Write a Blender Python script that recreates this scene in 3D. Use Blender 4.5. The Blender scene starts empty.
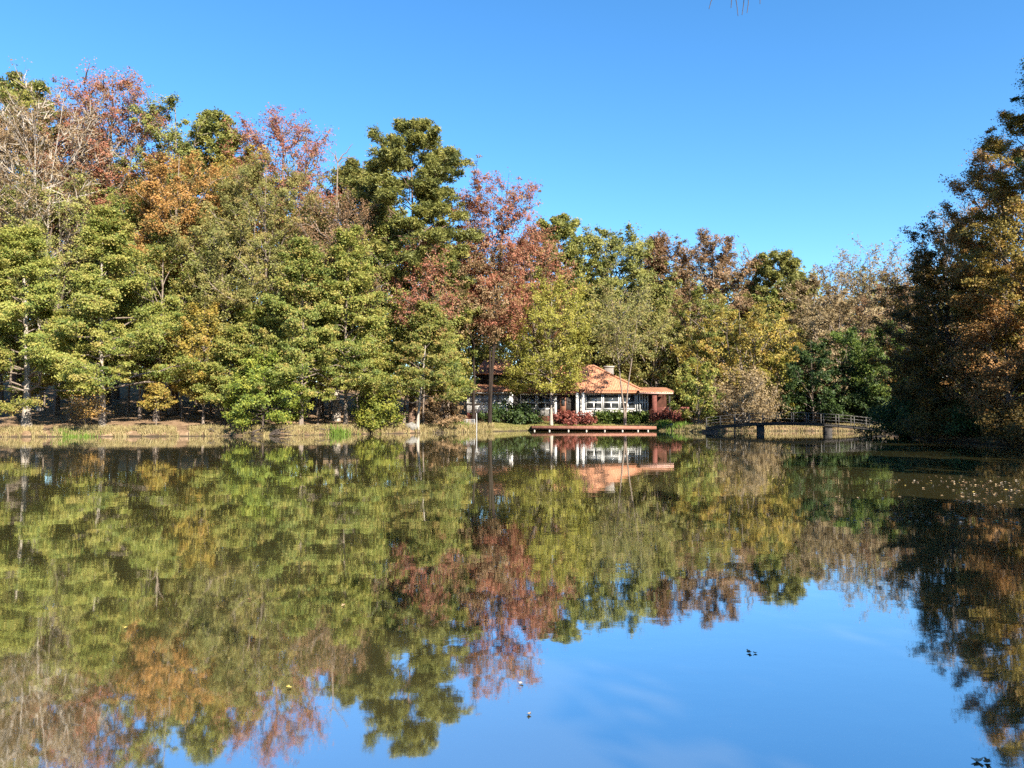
import bpy, math, random
import numpy as np
PI = math.pi
S = bpy.context.scene
COL = S.collection
F = 760.0
CAMZ = 1.93
TH = math.atan((414 - 384) / F)
SUN_EL, SUN_AZ = math.radians(32), math.radians(36)   # azimuth: to the right of straight behind the camera
SUNDIR = np.array([math.sin(SUN_AZ) * math.cos(SUN_EL), -math.cos(SUN_AZ) * math.cos(SUN_EL), math.sin(SUN_EL)])

def at(px, Y, py=414):
    """world X, Z of a photograph point at depth Y"""
    u = (px - 512) / F; v = (384 - py) / F
    s = Y / (math.cos(TH) - v * math.sin(TH))
    return u * s, CAMZ + s * (math.sin(TH) + v * math.cos(TH))

# ------------------------------------------------------------------ tagging
def tag(o, label=None, cat=None, group=None, kind=None):
    if label: o['label'] = label
    if cat: o['category'] = cat
    if group: o['group'] = group
    if kind: o['kind'] = kind
    return o

def empty(name, loc, rz=0.0):
    o = bpy.data.objects.new(name, None); COL.objects.link(o)
    o.location = loc; o.rotation_euler = (0, 0, rz); o.empty_display_size = .2
    return o

def mk(name, V, Fs, mat, parent=None, tint=None, smooth=False, loc=None):
    """V n x 3, Fs list of index arrays (m x k) -> one mesh object"""
    V = np.asarray(V, dtype=np.float32).reshape(-1, 3)
    Fs = [np.asarray(f, dtype=np.int32) for f in Fs if len(f)]
    me = bpy.data.meshes.new(name)
    me.vertices.add(len(V)); me.vertices.foreach_set('co', V.ravel())
    nl = sum(f.size for f in Fs); npoly = sum(len(f) for f in Fs)
    me.loops.add(nl); me.polygons.add(npoly)
    me.loops.foreach_set('vertex_index', np.concatenate([f.ravel() for f in Fs]))
    st = []; o = 0
    for f in Fs:
        k = f.shape[1]
        st.append(o + np.arange(len(f), dtype=np.int32) * k); o += f.size
    me.polygons.foreach_set('loop_start', np.concatenate(st).astype(np.int32))
    if smooth:
        me.polygons.foreach_set('use_smooth', np.ones(npoly, dtype=bool))
    me.update(calc_edges=True)
    if tint is not None:
        a = me.attributes.new('tint', 'FLOAT', 'FACE')
        a.data.foreach_set('value', np.asarray(tint, dtype=np.float32))
    if mat: me.materials.append(mat)
    ob = bpy.data.objects.new(name, me); COL.objects.link(ob)
    if parent: ob.parent = parent
    if loc is not None: ob.location = loc
    return ob

class MB:
    """collects boxes, bars, tubes, polygons"""
    def __init__(s): s.V = []; s.F = {}; s.n = 0
    def add(s, V, Fs):
        V = np.asarray(V, float).reshape(-1, 3)
        for f in Fs:
            f = np.asarray(f, int)
            if len(f): s.F.setdefault(f.shape[1], []).append(f + s.n)
        s.V.append(V); s.n += len(V); return s
    def box(s, x0, x1, y0, y1, z0, z1):
        V = [(x, y, z) for z in (z0, z1) for y in (y0, y1) for x in (x0, x1)]
        return s.add(V, [[(0, 2, 3, 1), (4, 5, 7, 6), (0, 1, 5, 4), (2, 6, 7, 3), (0, 4, 6, 2), (1, 3, 7, 5)]])
    def bar(s, p, q, w, h):
        """square bar from p to q, width w, height h"""
        p = np.array(p, float); q = np.array(q, float); d = q - p; d /= np.linalg.norm(d)
        up = np.array([0, 0, 1.]) if abs(d[2]) < .9 else np.array([0, 1., 0])
        a = np.cross(d, up); a /= np.linalg.norm(a); b = np.cross(a, d)
        V = [c + a * sx * w / 2 + b * sz * h / 2 for c in (p, q) for sz in (-1, 1) for sx in (-1, 1)]
        return s.add(V, [[(0, 1, 3, 2), (4, 6, 7, 5), (0, 4, 5, 1), (2, 3, 7, 6), (0, 2, 6, 4), (1, 5, 7, 3)]])
    def tube(s, P, R, k=6):
        V, Fq = tube(P, R, k); return s.add(V, [Fq])
    def poly(s, pts): return s.add(pts, [[list(range(len(pts)))]])
    def prism(s, pts, d):
        """polygon extruded by vector d"""
        pts = np.array(pts, float); n = len(pts)
        s.add(np.vstack([pts, pts + np.array(d)]), [[[n + i for i in range(n)]], [[n - 1 - i for i in range(n)]],
              [(i, (i + 1) % n, n + (i + 1) % n, n + i) for i in range(n)]])
        return s
    def build(s, name, mat, parent=None, **k):
        return mk(name, np.vstack(s.V), [np.vstack(f) for f in s.F.values()], mat, parent, **k)

def tube(P, R, k=6):
    P = np.asarray(P, float); R = np.asarray(R, float); n = len(P)
    T = np.gradient(P, axis=0); T /= np.linalg.norm(T, axis=1)[:, None] + 1e-9
    ref = np.array([0, 0, 1.]) if abs(T[0, 2]) < .8 else np.array([1., 0, 0])
    A = np.cross(T, ref); A /= np.linalg.norm(A, axis=1)[:, None] + 1e-9
    B = np.cross(T, A)
    an = np.arange(k) * 2 * PI / k
    V = P[:, None] + R[:, None, None] * (A[:, None] * np.cos(an)[None, :, None] + B[:, None] * np.sin(an)[None, :, None])
    i = np.arange(n - 1)[:, None] * k; j = np.arange(k)[None]
    j2 = (j + 1) % k
    Fq = np.stack([i + j, i + j2, i + k + j2, i + k + j], -1).reshape(-1, 4)
    return V.reshape(-1, 3), Fq

# ------------------------------------------------------------------ materials
def newmat(name):
    m = bpy.data.materials.new(name); m.use_nodes = True
    nt = m.node_tree; nt.nodes.clear()
    out = nt.nodes.new('ShaderNodeOutputMaterial')
    return m, nt, out
def N(nt, t, **k):
    n = nt.nodes.new(t)
    for a, b in k.items(): setattr(n, a, b)
    return n
def ramp(nt, cols, pos=None):
    r = nt.nodes.new('ShaderNodeValToRGB'); e = r.color_ramp.elements
    while len(e) < len(cols): e.new(.5)
    for i, c in enumerate(cols):
        e[i].position = pos[i] if pos else i / (len(cols) - 1); e[i].color = (*c, 1)
    return r

LIFT = {'leaf yellow green': 1.4, 'leaf green': 1.45, 'leaf olive': 1.4, 'leaf bright green': 1.2, 'leaf golden olive': 1.15, 'needles pine': 1.22, 'leaf orange brown': 1.4, 'leaf yellow': 1.0, 'leaf tan': 1.0, 'leaf red brown': 1.0}
def leafmat(name, cols, trans=.35, hv=.02, vv=.2):
    k = LIFT.get(name, 1.0); cols = [(a * k, b_ * k, c * k * (1.35 if k > 1 else 1)) for a, b_, c in cols]; trans += .08
    m, nt, out = newmat(name); L = nt.links
    a = N(nt, 'ShaderNodeAttribute', attribute_name='tint')
    r = ramp(nt, cols); L.new(a.outputs['Fac'], r.inputs[0])
    oi = N(nt, 'ShaderNodeObjectInfo')
    hs = N(nt, 'ShaderNodeHueSaturation')
    mh = N(nt, 'ShaderNodeMapRange'); mh.inputs[3].default_value = .5 - hv / 2; mh.inputs[4].default_value = .5 + hv / 2
    mv = N(nt, 'ShaderNodeMapRange'); mv.inputs[3].default_value = 1 - vv / 2; mv.inputs[4].default_value = 1 + vv / 2
    L.new(oi.outputs['Random'], mh.inputs[0]); L.new(oi.outputs['Random'], mv.inputs[0])
    L.new(mh.outputs[0], hs.inputs['Hue']); L.new(mv.outputs[0], hs.inputs['Value']); L.new(r.outputs[0], hs.inputs['Color'])
    p = N(nt, 'ShaderNodeBsdfPrincipled'); p.inputs['Roughness'].default_value = .55; p.inputs['Specular IOR Level'].default_value = .25
    L.new(hs.outputs[0], p.inputs['Base Color'])
    t = N(nt, 'ShaderNodeBsdfTranslucent'); L.new(hs.outputs[0], t.inputs[0])
    mx = N(nt, 'ShaderNodeMixShader'); mx.inputs[0].default_value = trans
    L.new(p.outputs[0], mx.inputs[1]); L.new(t.outputs[0], mx.inputs[2]); L.new(mx.outputs[0], out.inputs[0])
    return m

def surfmat(name, cols, scale=6, rough=.8, bump=.3, detail=6, stretch=(1, 1, 1), spec=.3, bdist=.03, tex='noise'):
    m, nt, out = newmat(name); L = nt.links
    tc = N(nt, 'ShaderNodeTexCoord'); mp = N(nt, 'ShaderNodeMapping'); mp.inputs['Scale'].default_value = stretch
    L.new(tc.outputs['Object'], mp.inputs[0])
    n = N(nt, 'ShaderNodeTexNoise'); n.inputs['Scale'].default_value = scale; n.inputs['Detail'].default_value = detail; n.inputs['Roughness'].default_value = .65
    L.new(mp.outputs[0], n.inputs['Vector'])
    r = ramp(nt, cols, [.3 + .4 * i / max(1, len(cols) - 1) for i in range(len(cols))]); L.new(n.outputs['Fac'], r.inputs[0])
    p = N(nt, 'ShaderNodeBsdfPrincipled'); p.inputs['Roughness'].default_value = rough; p.inputs['Specular IOR Level'].default_value = spec
    L.new(r.outputs[0], p.inputs['Base Color'])
    if bump:
        b = N(nt, 'ShaderNodeBump'); b.inputs['Strength'].default_value = bump; b.inputs['Distance'].default_value = bdist
        L.new(n.outputs['Fac'], b.inputs['Height']); L.new(b.outputs[0], p.inputs['Normal'])
    L.new(p.outputs[0], out.inputs[0])
    return m

LM = {
 'lime':   leafmat('leaf yellow green', [(.06,.085,.014),(.12,.145,.022),(.185,.19,.03),(.24,.22,.04),(.27,.215,.045)], trans=.4),
 'bright': leafmat('leaf bright green', [(.06,.085,.012),(.115,.145,.016),(.19,.2,.022),(.26,.235,.03)]),
 'green':  leafmat('leaf green', [(.05,.07,.012),(.10,.125,.02),(.155,.165,.028),(.21,.19,.035),(.25,.18,.042)], trans=.4),
 'olive':  leafmat('leaf olive', [(.08,.085,.018),(.135,.135,.028),(.175,.17,.036),(.21,.19,.042),(.22,.17,.045)], trans=.4),
 'gold':   leafmat('leaf golden olive', [(.10,.09,.018),(.19,.155,.026),(.26,.205,.03),(.33,.235,.034),(.30,.175,.036)]),
 'yellow': leafmat('leaf yellow', [(.13,.13,.022),(.21,.195,.034),(.29,.25,.045),(.34,.275,.065)]),
 'orange': leafmat('leaf orange brown', [(.09,.075,.018),(.18,.105,.024),(.27,.14,.03),(.33,.18,.045)]),
 'red':    leafmat('leaf pink red', [(.15,.085,.038),(.25,.108,.058),(.355,.13,.076),(.40,.20,.12),(.29,.18,.07)]),
 'redbrown': leafmat('leaf red brown', [(.12,.085,.038),(.20,.125,.062),(.28,.16,.085),(.31,.205,.115)]),
 'tan':    leafmat('leaf tan', [(.13,.095,.045),(.22,.155,.075),(.29,.21,.105),(.33,.25,.14)]),
 'pine':   leafmat('needles pine', [(.06,.07,.014),(.115,.12,.022),(.175,.165,.03),(.235,.205,.04)], trans=.3),
 'dense':  leafmat('leaf dark evergreen', [(.012,.025,.007),(.026,.046,.011),(.046,.074,.016),(.085,.115,.025)], trans=.25),
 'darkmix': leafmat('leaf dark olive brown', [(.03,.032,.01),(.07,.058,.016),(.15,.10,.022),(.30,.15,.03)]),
 'bamboo': leafmat('leaf bamboo', [(.025,.045,.01),(.055,.09,.016),(.11,.155,.026),(.18,.215,.042)]),
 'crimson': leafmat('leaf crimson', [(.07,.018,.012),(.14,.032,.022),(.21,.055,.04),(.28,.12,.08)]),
}
BARK = {
 'black': surfmat('bark blackish', [(.008,.006,.005),(.022,.016,.013),(.04,.03,.024)], 5, .95, .8, 6, (3, 3, .6), spec=.1),
 'grey': surfmat('bark grey brown', [(.06,.045,.035),(.15,.115,.09),(.24,.19,.15)], 5, .9, .8, 6, (3, 3, .6)),
 'pale': surfmat('bark pale', [(.14,.115,.09),(.26,.22,.18),(.36,.31,.27)], 4, .85, .5, 6, (2.5, 2.5, .8)),
 'dark': surfmat('bark dark', [(.025,.018,.014),(.06,.045,.035),(.10,.075,.06)], 5, .9, .8, 6, (3, 3, .6)),
 'pine': surfmat('bark pine', [(.05,.03,.022),(.13,.08,.055),(.22,.14,.10)], 5, .9, .9, 6, (3, 3, .7)),
}

# ------------------------------------------------------------------ terrain
LAKE = np.array([(-26,2.2),(-8,2.0),(0,1.6),(7,1.2),(13,1.0),(18,7),(23.5,17),(28,30),(30.2,43),(31,50),(31.4,56),(32.4,60),(34,65),(36,72),(37.2,76),
   (39.5,80),(39,85),(34,87),(27,86),(22,84),(20.6,81.6),(20,80.6),(19.6,83.5),(18,87),(15.8,90),(9,90.8),(3,90.6),(1,86.5),(-3.4,83),(-7,79),(-11,75.5),
   (-14.7,73),(-17.6,70.2),(-19.8,68.4),(-22.3,67.2),(-24.6,66.9),(-29,65.6),(-36,64.8),(-44,64),(-54,60),(-64,46),(-58,22),(-42,6)], float)
def sdist(x, y):
    """signed distance to the shoreline, positive on land"""
    x = np.asarray(x, float); y = np.asarray(y, float); sh = x.shape
    p = np.stack([x.ravel(), y.ravel()], 1); d = np.full(len(p), 1e9); ins = np.zeros(len(p), bool)
    for a, b in zip(LAKE, np.roll(LAKE, -1, 0)):
        e = b - a; w = p - a
        t = np.clip((w @ e) / (e @ e), 0, 1)
        d = np.minimum(d, np.hypot(*(w - t[:, None] * e).T))
        c = ((a[1] > p[:, 1]) != (b[1] > p[:, 1]))
        with np.errstate(divide='ignore', invalid='ignore'):
            xi = (b[0] - a[0]) * (p[:, 1] - a[1]) / (b[1] - a[1]) + a[0]
        ins ^= c & (p[:, 0] < xi)
    return np.where(ins, -d, d).reshape(sh)
def sm(a, b, x):
    t = np.clip((x - a) / (b - a), 0, 1); return t * t * (3 - 2 * t)
def ground_z(x, y):
    x = np.asarray(x, float); y = np.asarray(y, float)
    d = sdist(x, y) + .28 * np.sin(x * 1.7 + 1.3 * np.sin(y * .9)) * np.cos(y * 1.3) + .16 * np.sin(x * 4.1 + y * 3.3)
    left = sm(-1, -12, x); right = sm(21, 26, x) * sm(74, 62, y); near = sm(14, 4, y)
    mid = np.clip(1 - left - right, 0, 1)
    dl = np.maximum(d, 0)
    zl = .06 * np.minimum(dl, 4) + .12 * np.clip(dl - 4, 0, 50)
    zm = .08 * np.minimum(dl, 10) + .05 * np.clip(dl - 10, 0, 60)
    zr = .22 * np.minimum(dl, 14) + .10 * np.clip(dl - 14, 0, 50)
    zn = .06 * np.minimum(dl, 40)
    z = (zl * left + zm * mid + zr * right) / (left + mid + right)
    z = z * (1 - near) + zn * near
    bank = .42 * sm(-.1, .7, d)
    bump = .10 * np.sin(x * .9 + 2 * np.sin(y * .37)) * np.sin(y * .8 + x * .3) * sm(.5, 5, d)
    under = -np.minimum(1.6, np.maximum(-d, 0) * .35)
    return np.where(d > 0, z + bank + bump, under + .42 * sm(-.1, .7, d))
def gz(x, y): return float(ground_z(np.array([x]), np.array([y]))[0])

def axis(lo, hi, st, far):
    a = np.arange(lo, hi + .01, st); f = np.array(far, float)
    return np.concatenate([lo - f[::-1], a, hi + f])
gx = axis(-70, 62, .62, [3, 8, 18, 40, 90, 200, 500, 1400]); gy = axis(-6, 126, .62, [3, 8, 18, 40, 90, 200, 500, 1400])
GX, GY = np.meshgrid(gx, gy); GZ = ground_z(GX, GY)
nx, ny = len(gx), len(gy)
idx = np.arange(nx * ny).reshape(ny, nx)
quads = np.stack([idx[:-1, :-1], idx[:-1, 1:], idx[1:, 1:], idx[1:, :-1]], -1).reshape(-1, 4)
m, nt, out = newmat('leaf litter ground'); L = nt.links
geo = N(nt, 'ShaderNodeNewGeometry')
n1 = N(nt, 'ShaderNodeTexNoise'); n1.inputs['Scale'].default_value = .9; n1.inputs['Detail'].default_value = 10; n1.inputs['Roughness'].default_value = .75
L.new(geo.outputs['Position'], n1.inputs['Vector'])
r1 = ramp(nt, [(.05,.034,.02),(.15,.095,.055),(.25,.165,.10),(.34,.24,.15)], [.3, .45, .58, .72]); L.new(n1.outputs['Fac'], r1.inputs[0])
r2 = ramp(nt, [(.08,.065,.025),(.15,.12,.05),(.22,.17,.085)], [.3, .5, .7]); L.new(n1.outputs['Fac'], r2.inputs[0])
at1 = N(nt, 'ShaderNodeAttribute', attribute_name='lawn')
mx = N(nt, 'ShaderNodeMix', data_type='RGBA'); L.new(at1.outputs['Fac'], mx.inputs[0]); L.new(r1.outputs[0], mx.inputs[6]); L.new(r2.outputs[0], mx.inputs[7])
p = N(nt, 'ShaderNodeBsdfPrincipled'); p.inputs['Roughness'].default_value = .95; p.inputs['Specular IOR Level'].default_value = .1
sp = N(nt, 'ShaderNodeSeparateXYZ'); L.new(geo.outputs['Position'], sp.inputs[0])
wa = N(nt, 'ShaderNodeMath', operation='MULTIPLY_ADD'); wa.inputs[1].default_value = .35; L.new(n1.outputs['Fac'], wa.inputs[0]); L.new(sp.outputs['Z'], wa.inputs[2])
wm = N(nt, 'ShaderNodeMapRange'); wm.inputs[1].default_value = .22; wm.inputs[2].default_value = .36; L.new(wa.outputs[0], wm.inputs[0])
mw = N(nt, 'ShaderNodeMix', data_type='RGBA'); mw.inputs[6].default_value = (.045, .034, .022, 1); L.new(wm.outputs[0], mw.inputs[0]); L.new(mx.outputs[2], mw.inputs[7])
L.new(mw.outputs[2], p.inputs['Base Color'])
n2 = N(nt, 'ShaderNodeTexNoise'); n2.inputs['Scale'].default_value = 7; n2.inputs['Detail'].default_value = 8
L.new(geo.outputs['Position'], n2.inputs['Vector'])
b = N(nt, 'ShaderNodeBump'); b.inputs['Strength'].default_value = .8; b.inputs['Distance'].default_value = .12
L.new(n2.outputs['Fac'], b.inputs['Height']); L.new(b.outputs[0], p.inputs['Normal']); L.new(p.outputs[0], out.inputs[0])
g = mk('ground', np.stack([GX, GY, GZ], -1), [quads], m, smooth=True)
la = g.data.attributes.new('lawn', 'FLOAT', 'POINT')
lw = sm(-6, -2, GX) * sm(24, 20, GX) * sm(80, 83, GY) * sm(100, 96, GY)
la.data.foreach_set('value', lw.ravel().astype(np.float32))
tag(g, 'leaf littered ground and banks round the pond', 'ground', kind='structure')

# water: one sheet
m, nt, out = newmat('pond water'); L = nt.links
geo = N(nt, 'ShaderNodeNewGeometry')
mp = N(nt, 'ShaderNodeMapping'); mp.inputs['Scale'].default_value = (1, 1.5, 1); L.new(geo.outputs['Position'], mp.inputs[0])
w1 = N(nt, 'ShaderNodeTexNoise'); w1.inputs['Scale'].default_value = 2.2; w1.inputs['Detail'].default_value = 3; w1.inputs['Roughness'].default_value = .45
w2 = N(nt, 'ShaderNodeTexNoise'); w2.inputs['Scale'].default_value = .32; w2.inputs['Detail'].default_value = 2
w3 = N(nt, 'ShaderNodeTexNoise'); w3.inputs['Scale'].default_value = .09; w3.inputs['Detail'].default_value = 3
for w in (w1, w2, w3): L.new(mp.outputs[0], w.inputs['Vector'])
amp = N(nt, 'ShaderNodeMapRange'); amp.inputs[1].default_value = .4; amp.inputs[2].default_value = .62; amp.inputs[3].default_value = .35; amp.inputs[4].default_value = 1.25
L.new(w3.outputs['Fac'], amp.inputs[0])
mu = N(nt, 'ShaderNodeMath', operation='MULTIPLY'); L.new(w1.outputs['Fac'], mu.inputs[0]); L.new(amp.outputs[0], mu.inputs[1])
b1 = N(nt, 'ShaderNodeBump'); b1.inputs['Strength'].default_value = 1; b1.inputs['Distance'].default_value = .0008; L.new(mu.outputs[0], b1.inputs['Height'])
b2 = N(nt, 'ShaderNodeBump'); b2.inputs['Strength'].default_value = 1; b2.inputs['Distance'].default_value = .004; L.new(w2.outputs['Fac'], b2.inputs['Height']); L.new(b1.outputs[0], b2.inputs['Normal'])
gl = N(nt, 'ShaderNodeBsdfGlossy'); gl.inputs['Roughness'].default_value = .03; gl.inputs['Color'].default_value = (.96, .97, .98, 1); L.new(b2.outputs[0], gl.inputs['Normal'])
df = N(nt, 'ShaderNodeBsdfDiffuse')
wr = ramp(nt, [(.062,.055,.021),(.082,.071,.028)], [.35, .65]); L.new(w3.outputs['Fac'], wr.inputs[0]); L.new(wr.outputs[0], df.inputs[0])
fr = N(nt, 'ShaderNodeFresnel'); fr.inputs['IOR'].default_value = 1.4
fm = N(nt, 'ShaderNodeMapRange'); fm.inputs[3].default_value = .70; fm.inputs[4].default_value = .97; L.new(fr.outputs[0], fm.inputs[0])
ms = N(nt, 'ShaderNodeMixShader'); L.new(fm.outputs[0], ms.inputs[0]); L.new(df.outputs[0], ms.inputs[1]); L.new(gl.outputs[0], ms.inputs[2]); L.new(ms.outputs[0], out.inputs[0])
w = mk('water', [(-68, -1, 0), (43, -1, 0), (43, 94, 0), (-68, 94, 0)], [[(0, 1, 2, 3)]], m)
tag(w, 'calm olive pond reflecting the trees and the sky', 'water', kind='structure')

# ------------------------------------------------------------------ trees
def norm(a): return a / (np.linalg.norm(a, axis=-1, keepdims=True) + 1e-9)
def leaves(rng, C, r, per, size, flat=.6, up=.7, tri=True, tvar=.2, ctr=None, elong=1.0):
    """leaf faces in clusters round the points C"""
    n = len(C); r = np.broadcast_to(np.asarray(r, float), (n,))
    off = rng.normal(0, 1, (n, per, 3)) * .55 * r[:, None, None] * np.array([1, 1, flat])
    P = (C[:, None] + off).reshape(-1, 3); M = len(P)
    nr = rng.normal(0, 1, (M, 3)) + np.array([0, 0, up])
    if ctr is not None: nr += .9 * norm(P - ctr)
    nr = norm(nr + .55 * SUNDIR); t1 = norm(np.cross(nr, rng.normal(0, 1, (M, 3)))); t2 = np.cross(nr, t1)
    s = (size * rng.uniform(.6, 1.35, M))[:, None]
    if tri:
        V = np.stack([P + t1 * s * .62 * elong, P - t1 * s * .4 + t2 * s * .46, P - t1 * s * .4 - t2 * s * .46], 1).reshape(-1, 3)
        Fc = np.arange(M * 3).reshape(-1, 3)
    else:
        V = np.stack([P + t1 * s * .6 * elong, P + t2 * s * .34 + nr * s * .06, P - t1 * s * .6 * elong, P - t2 * s * .34 + nr * s * .06], 1).reshape(-1, 3)
        Fc = np.arange(M * 4).reshape(-1, 4)
    ct = rng.normal(.5, tvar, n)
    t = np.clip(np.repeat(ct, per) + rng.normal(0, .13, M), 0, 1)
    return V, Fc, t

PROF = {
 'oval':  lambda t: np.sqrt(np.clip(1 - (2 * t - .85) ** 2 / 1.35, .03, 1)),
 'round': lambda t: np.sqrt(np.clip(1 - (2 * t - 1) ** 2 * .93, .02, 1)),
 'cone':  lambda t: np.clip(1.05 - t, .06, 1) ** .75,
 'vase':  lambda t: np.clip(.35 + t * .9, 0, 1) * np.sqrt(np.clip(1.12 - t, .02, 1)) * 1.35,
 'spread': lambda t: np.clip(1 - t * .55, 0, 1) * np.sqrt(np.clip(1.06 - t, .02, 1)),
 'dome':  lambda t: np.sqrt(np.clip(1 - t ** 2, .03, 1)),
 'pine':  lambda t: np.clip(.55 + .8 * t, 0, 1) * np.sqrt(np.clip(1.04 - t, .02, 1)) * 1.25,
}
def curve(a, b, n, sag, rng, jit=.04):
    t = np.linspace(0, 1, n)[:, None]
    P = a + (b - a) * t
    P[:, 2] += sag * 4 * (t * (1 - t))[:, 0]
    Ln = np.linalg.norm(b - a)
    P[1:-1] += rng.normal(0, jit * Ln, (n - 2, 3))
    return P

def grow(seed, H, cb, R, prof='oval', nl=20, ns=5, rise=(.15, .9), nleaf=12000, lsize=.22, cr=.9, flat=.55, tri=True,
         lean=(0, 0), tr=None, twigs=0, fork=1, tvar=.2, needle=False, thin=1., spray=True, up=.7, skew=(0, 0), droop=0., inner=.35):
    """returns trunk (V, F) and crown (V, F, tint); local coordinates, base at the origin"""
    rng = np.random.default_rng(seed)
    tr = tr or (.11 + H * .011)
    mb = MB(); br = MB(); pr = PROF[prof]
    lean = np.array([lean[0], lean[1], 0.])
    stems = []
    for k in range(fork):
        a0 = rng.uniform(0, 2 * PI) + k * 2 * PI / fork
        sp = 0 if fork == 1 else R * .38
        top = np.array([math.cos(a0) * sp, math.sin(a0) * sp, H * (1 if k == 0 else rng.uniform(.85, .97))]) + lean
        nseg = 9; t = np.linspace(0, 1, nseg)
        P = np.stack([top[0] * t ** 1.4, top[1] * t ** 1.4, -.35 + (top[2] + .35) * t], 1)
        wob = rng.normal(0, .012 * H, (nseg, 3)); wob[:, 2] = 0; wob[0] = 0; wob[1] *= .3
        P += np.cumsum(wob, 0) * .35
        rr = tr * (1 if fork == 1 else .72) * (1 - .93 * t ** .9); rr[0] *= 1.45
        mb.tube(P, rr, 9 if tri else 11)
        stems.append((P, rr))
    tips = []; tipr = []
    ga = 2.39996; a = rng.uniform(0, 6)
    ctr = np.array([0, 0, (cb + H) / 2]) + lean * .6
    tw = []
    for i in range(nl):
        P, rr = stems[i % fork]
        t = (i + rng.uniform(.1, .9)) / nl
        reach = R * float(pr(np.array(t))) * rng.uniform(.68, 1.14)
        el = rise[0] + (rise[1] - rise[0]) * t + rng.normal(0, .1)
        a += ga + rng.normal(0, .35)
        tipz = cb + (H - cb) * (.03 + .95 * t)
        oz = max(cb * .78, tipz - reach * math.tan(min(1.2, max(-.2, el))))
        oz = min(oz, H * .97)
        f = np.clip((oz + .35) / (P[-1, 2] + .35), 0, .98) * (len(P) - 1); k = int(f)
        o = P[k] + (P[min(k + 1, len(P) - 1)] - P[k]) * (f - k); ro = np.interp(f, np.arange(len(rr)), rr)
        tip = np.array([math.cos(a) * reach, math.sin(a) * reach, 0]) + np.array([P[-1][0], P[-1][1], 0]) * (oz / H) + np.array([skew[0], skew[1], 0]) * (1 - t)
        tip[2] = tipz - droop * reach
        Ln = np.linalg.norm(tip - o)
        C = curve(o, tip, 6, Ln * rng.uniform(-.02, .1), rng)
        lr = min(ro * .6, .018 + .011 * Ln) * thin
        br.tube(C, lr * np.linspace(1, .22, 6), 5)
        tips.append(tip); tipr.append(1.)
        for j in range(ns):
            q = inner + (1 - inner) * (j + rng.uniform(.1, .9)) / ns
            fq = q * 5; k = min(int(fq), 4); o2 = C[k] + (C[k + 1] - C[k]) * (fq - k)
            d = norm(tip - o); side = norm(np.cross(d, [0, 0, 1])) * rng.choice([-1, 1])
            l2 = max(.5, Ln * rng.uniform(.18, .40) * (1.15 - .5 * q))
            d2 = norm(d * rng.uniform(.4, 1) + side * rng.uniform(.4, 1.1) + np.array([0, 0, rng.uniform(-.15, .5)]))
            e2 = o2 + d2 * l2
            C2 = curve(o2, e2, 4, l2 * .05, rng)
            br.tube(C2, lr * .42 * np.linspace(1, .3, 4), 4)
            ql = rng.uniform(.75, 1.25)
            for qq in ((.3, .62, .95, 1.12) if spray else (.67, 1.)):
                tips.append(o2 + (e2 - o2) * qq + rng.normal(0, .1 * l2, 3)); tipr.append(ql * ((.8, .75, .62, .45)[int(qq * 3.5) % 4] if spray else 1.))
            for _ in range(twigs):
                b0 = C2[rng.integers(1, 4)]
                tw.append((b0, b0 + norm(d2 + rng.normal(0, .55, 3) + np.array([0, 0, .35])) * rng.uniform(.5, 1.3) * max(1, H * .05)))
    if tw:
        A = np.array([x[0] for x in tw]); B = np.array([x[1] for x in tw]); sd = norm(np.cross(B - A, rng.normal(0, 1, A.shape)))
        wv = .017 + .0016 * H * rng.uniform(.3, .8, (len(A), 1))
        mid = (A + B) / 2 + rng.normal(0, .06, A.shape)
        V = np.stack([A + sd * wv, A - sd * wv, mid - sd * wv * .7, mid + sd * wv * .7, B], 1).reshape(-1, 3)
        bi = np.arange(len(A))[:, None] * 5
        br.add(V, [bi + np.array([0, 1, 2, 3]), bi + np.array([3, 2, 4])])
        tips += list(B); tipr += [.6] * len(B)
    T = np.array(tips); TR = np.array(tipr)
    crown = None
    if nleaf:
        if needle:
            per = max(8, int(nleaf / len(T)))
            off = norm(rng.normal(0, 1, (len(T), per, 3)) + np.array([0, 0, .45]))
            Ln = (cr * TR)[:, None, None] * rng.uniform(.35, 1, (len(T), per, 1))
            B = (T[:, None] + off * Ln * np.array([1, 1, .62])).reshape(-1, 3)
            A = (T[:, None] + off * Ln * .25).reshape(-1, 3)
            dd = norm(B - A + rng.normal(0, .25, A.shape)); A = B - dd * lsize * 1.5
            sd = norm(np.cross(dd, rng.normal(0, 1, A.shape))) * lsize * .27
            V = np.stack([A + sd, A - sd, B], 1).reshape(-1, 3); Fc = np.arange(len(V)).reshape(-1, 3)
            tt = np.clip(np.repeat(rng.normal(.5, tvar, len(T)), per) + rng.normal(0, .15, len(B)), 0, 1)
            crown = (V, Fc, tt)
        else:
            per = max(3, int(nleaf / len(T)))
            crown = leaves(rng, T, cr * TR * np.exp(rng.normal(0, .28, len(T))), per, lsize, flat, up, tri, tvar, ctr)
    return mb, br, crown

def plant(name, cat, label, X, Y, H, cb, R, pal, bark='grey', seed=0, group=None, base=None, **k):
    z = gz(X, Y) if base is None else base
    root = empty(name, (X, Y, z)); tag(root, label, cat, group)
    mb, br, crown = grow(seed, H, cb, R, **k)
    mb.build('trunk', BARK[bark], root, smooth=True)
    br.build('branches', BARK['grey' if bark == 'pale' and name == 'leafy_tree' else bark], root, smooth=True)
    if crown: mk('crown', crown[0], [crown[1]], LM[pal], root, tint=crown[2])
    return root

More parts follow.
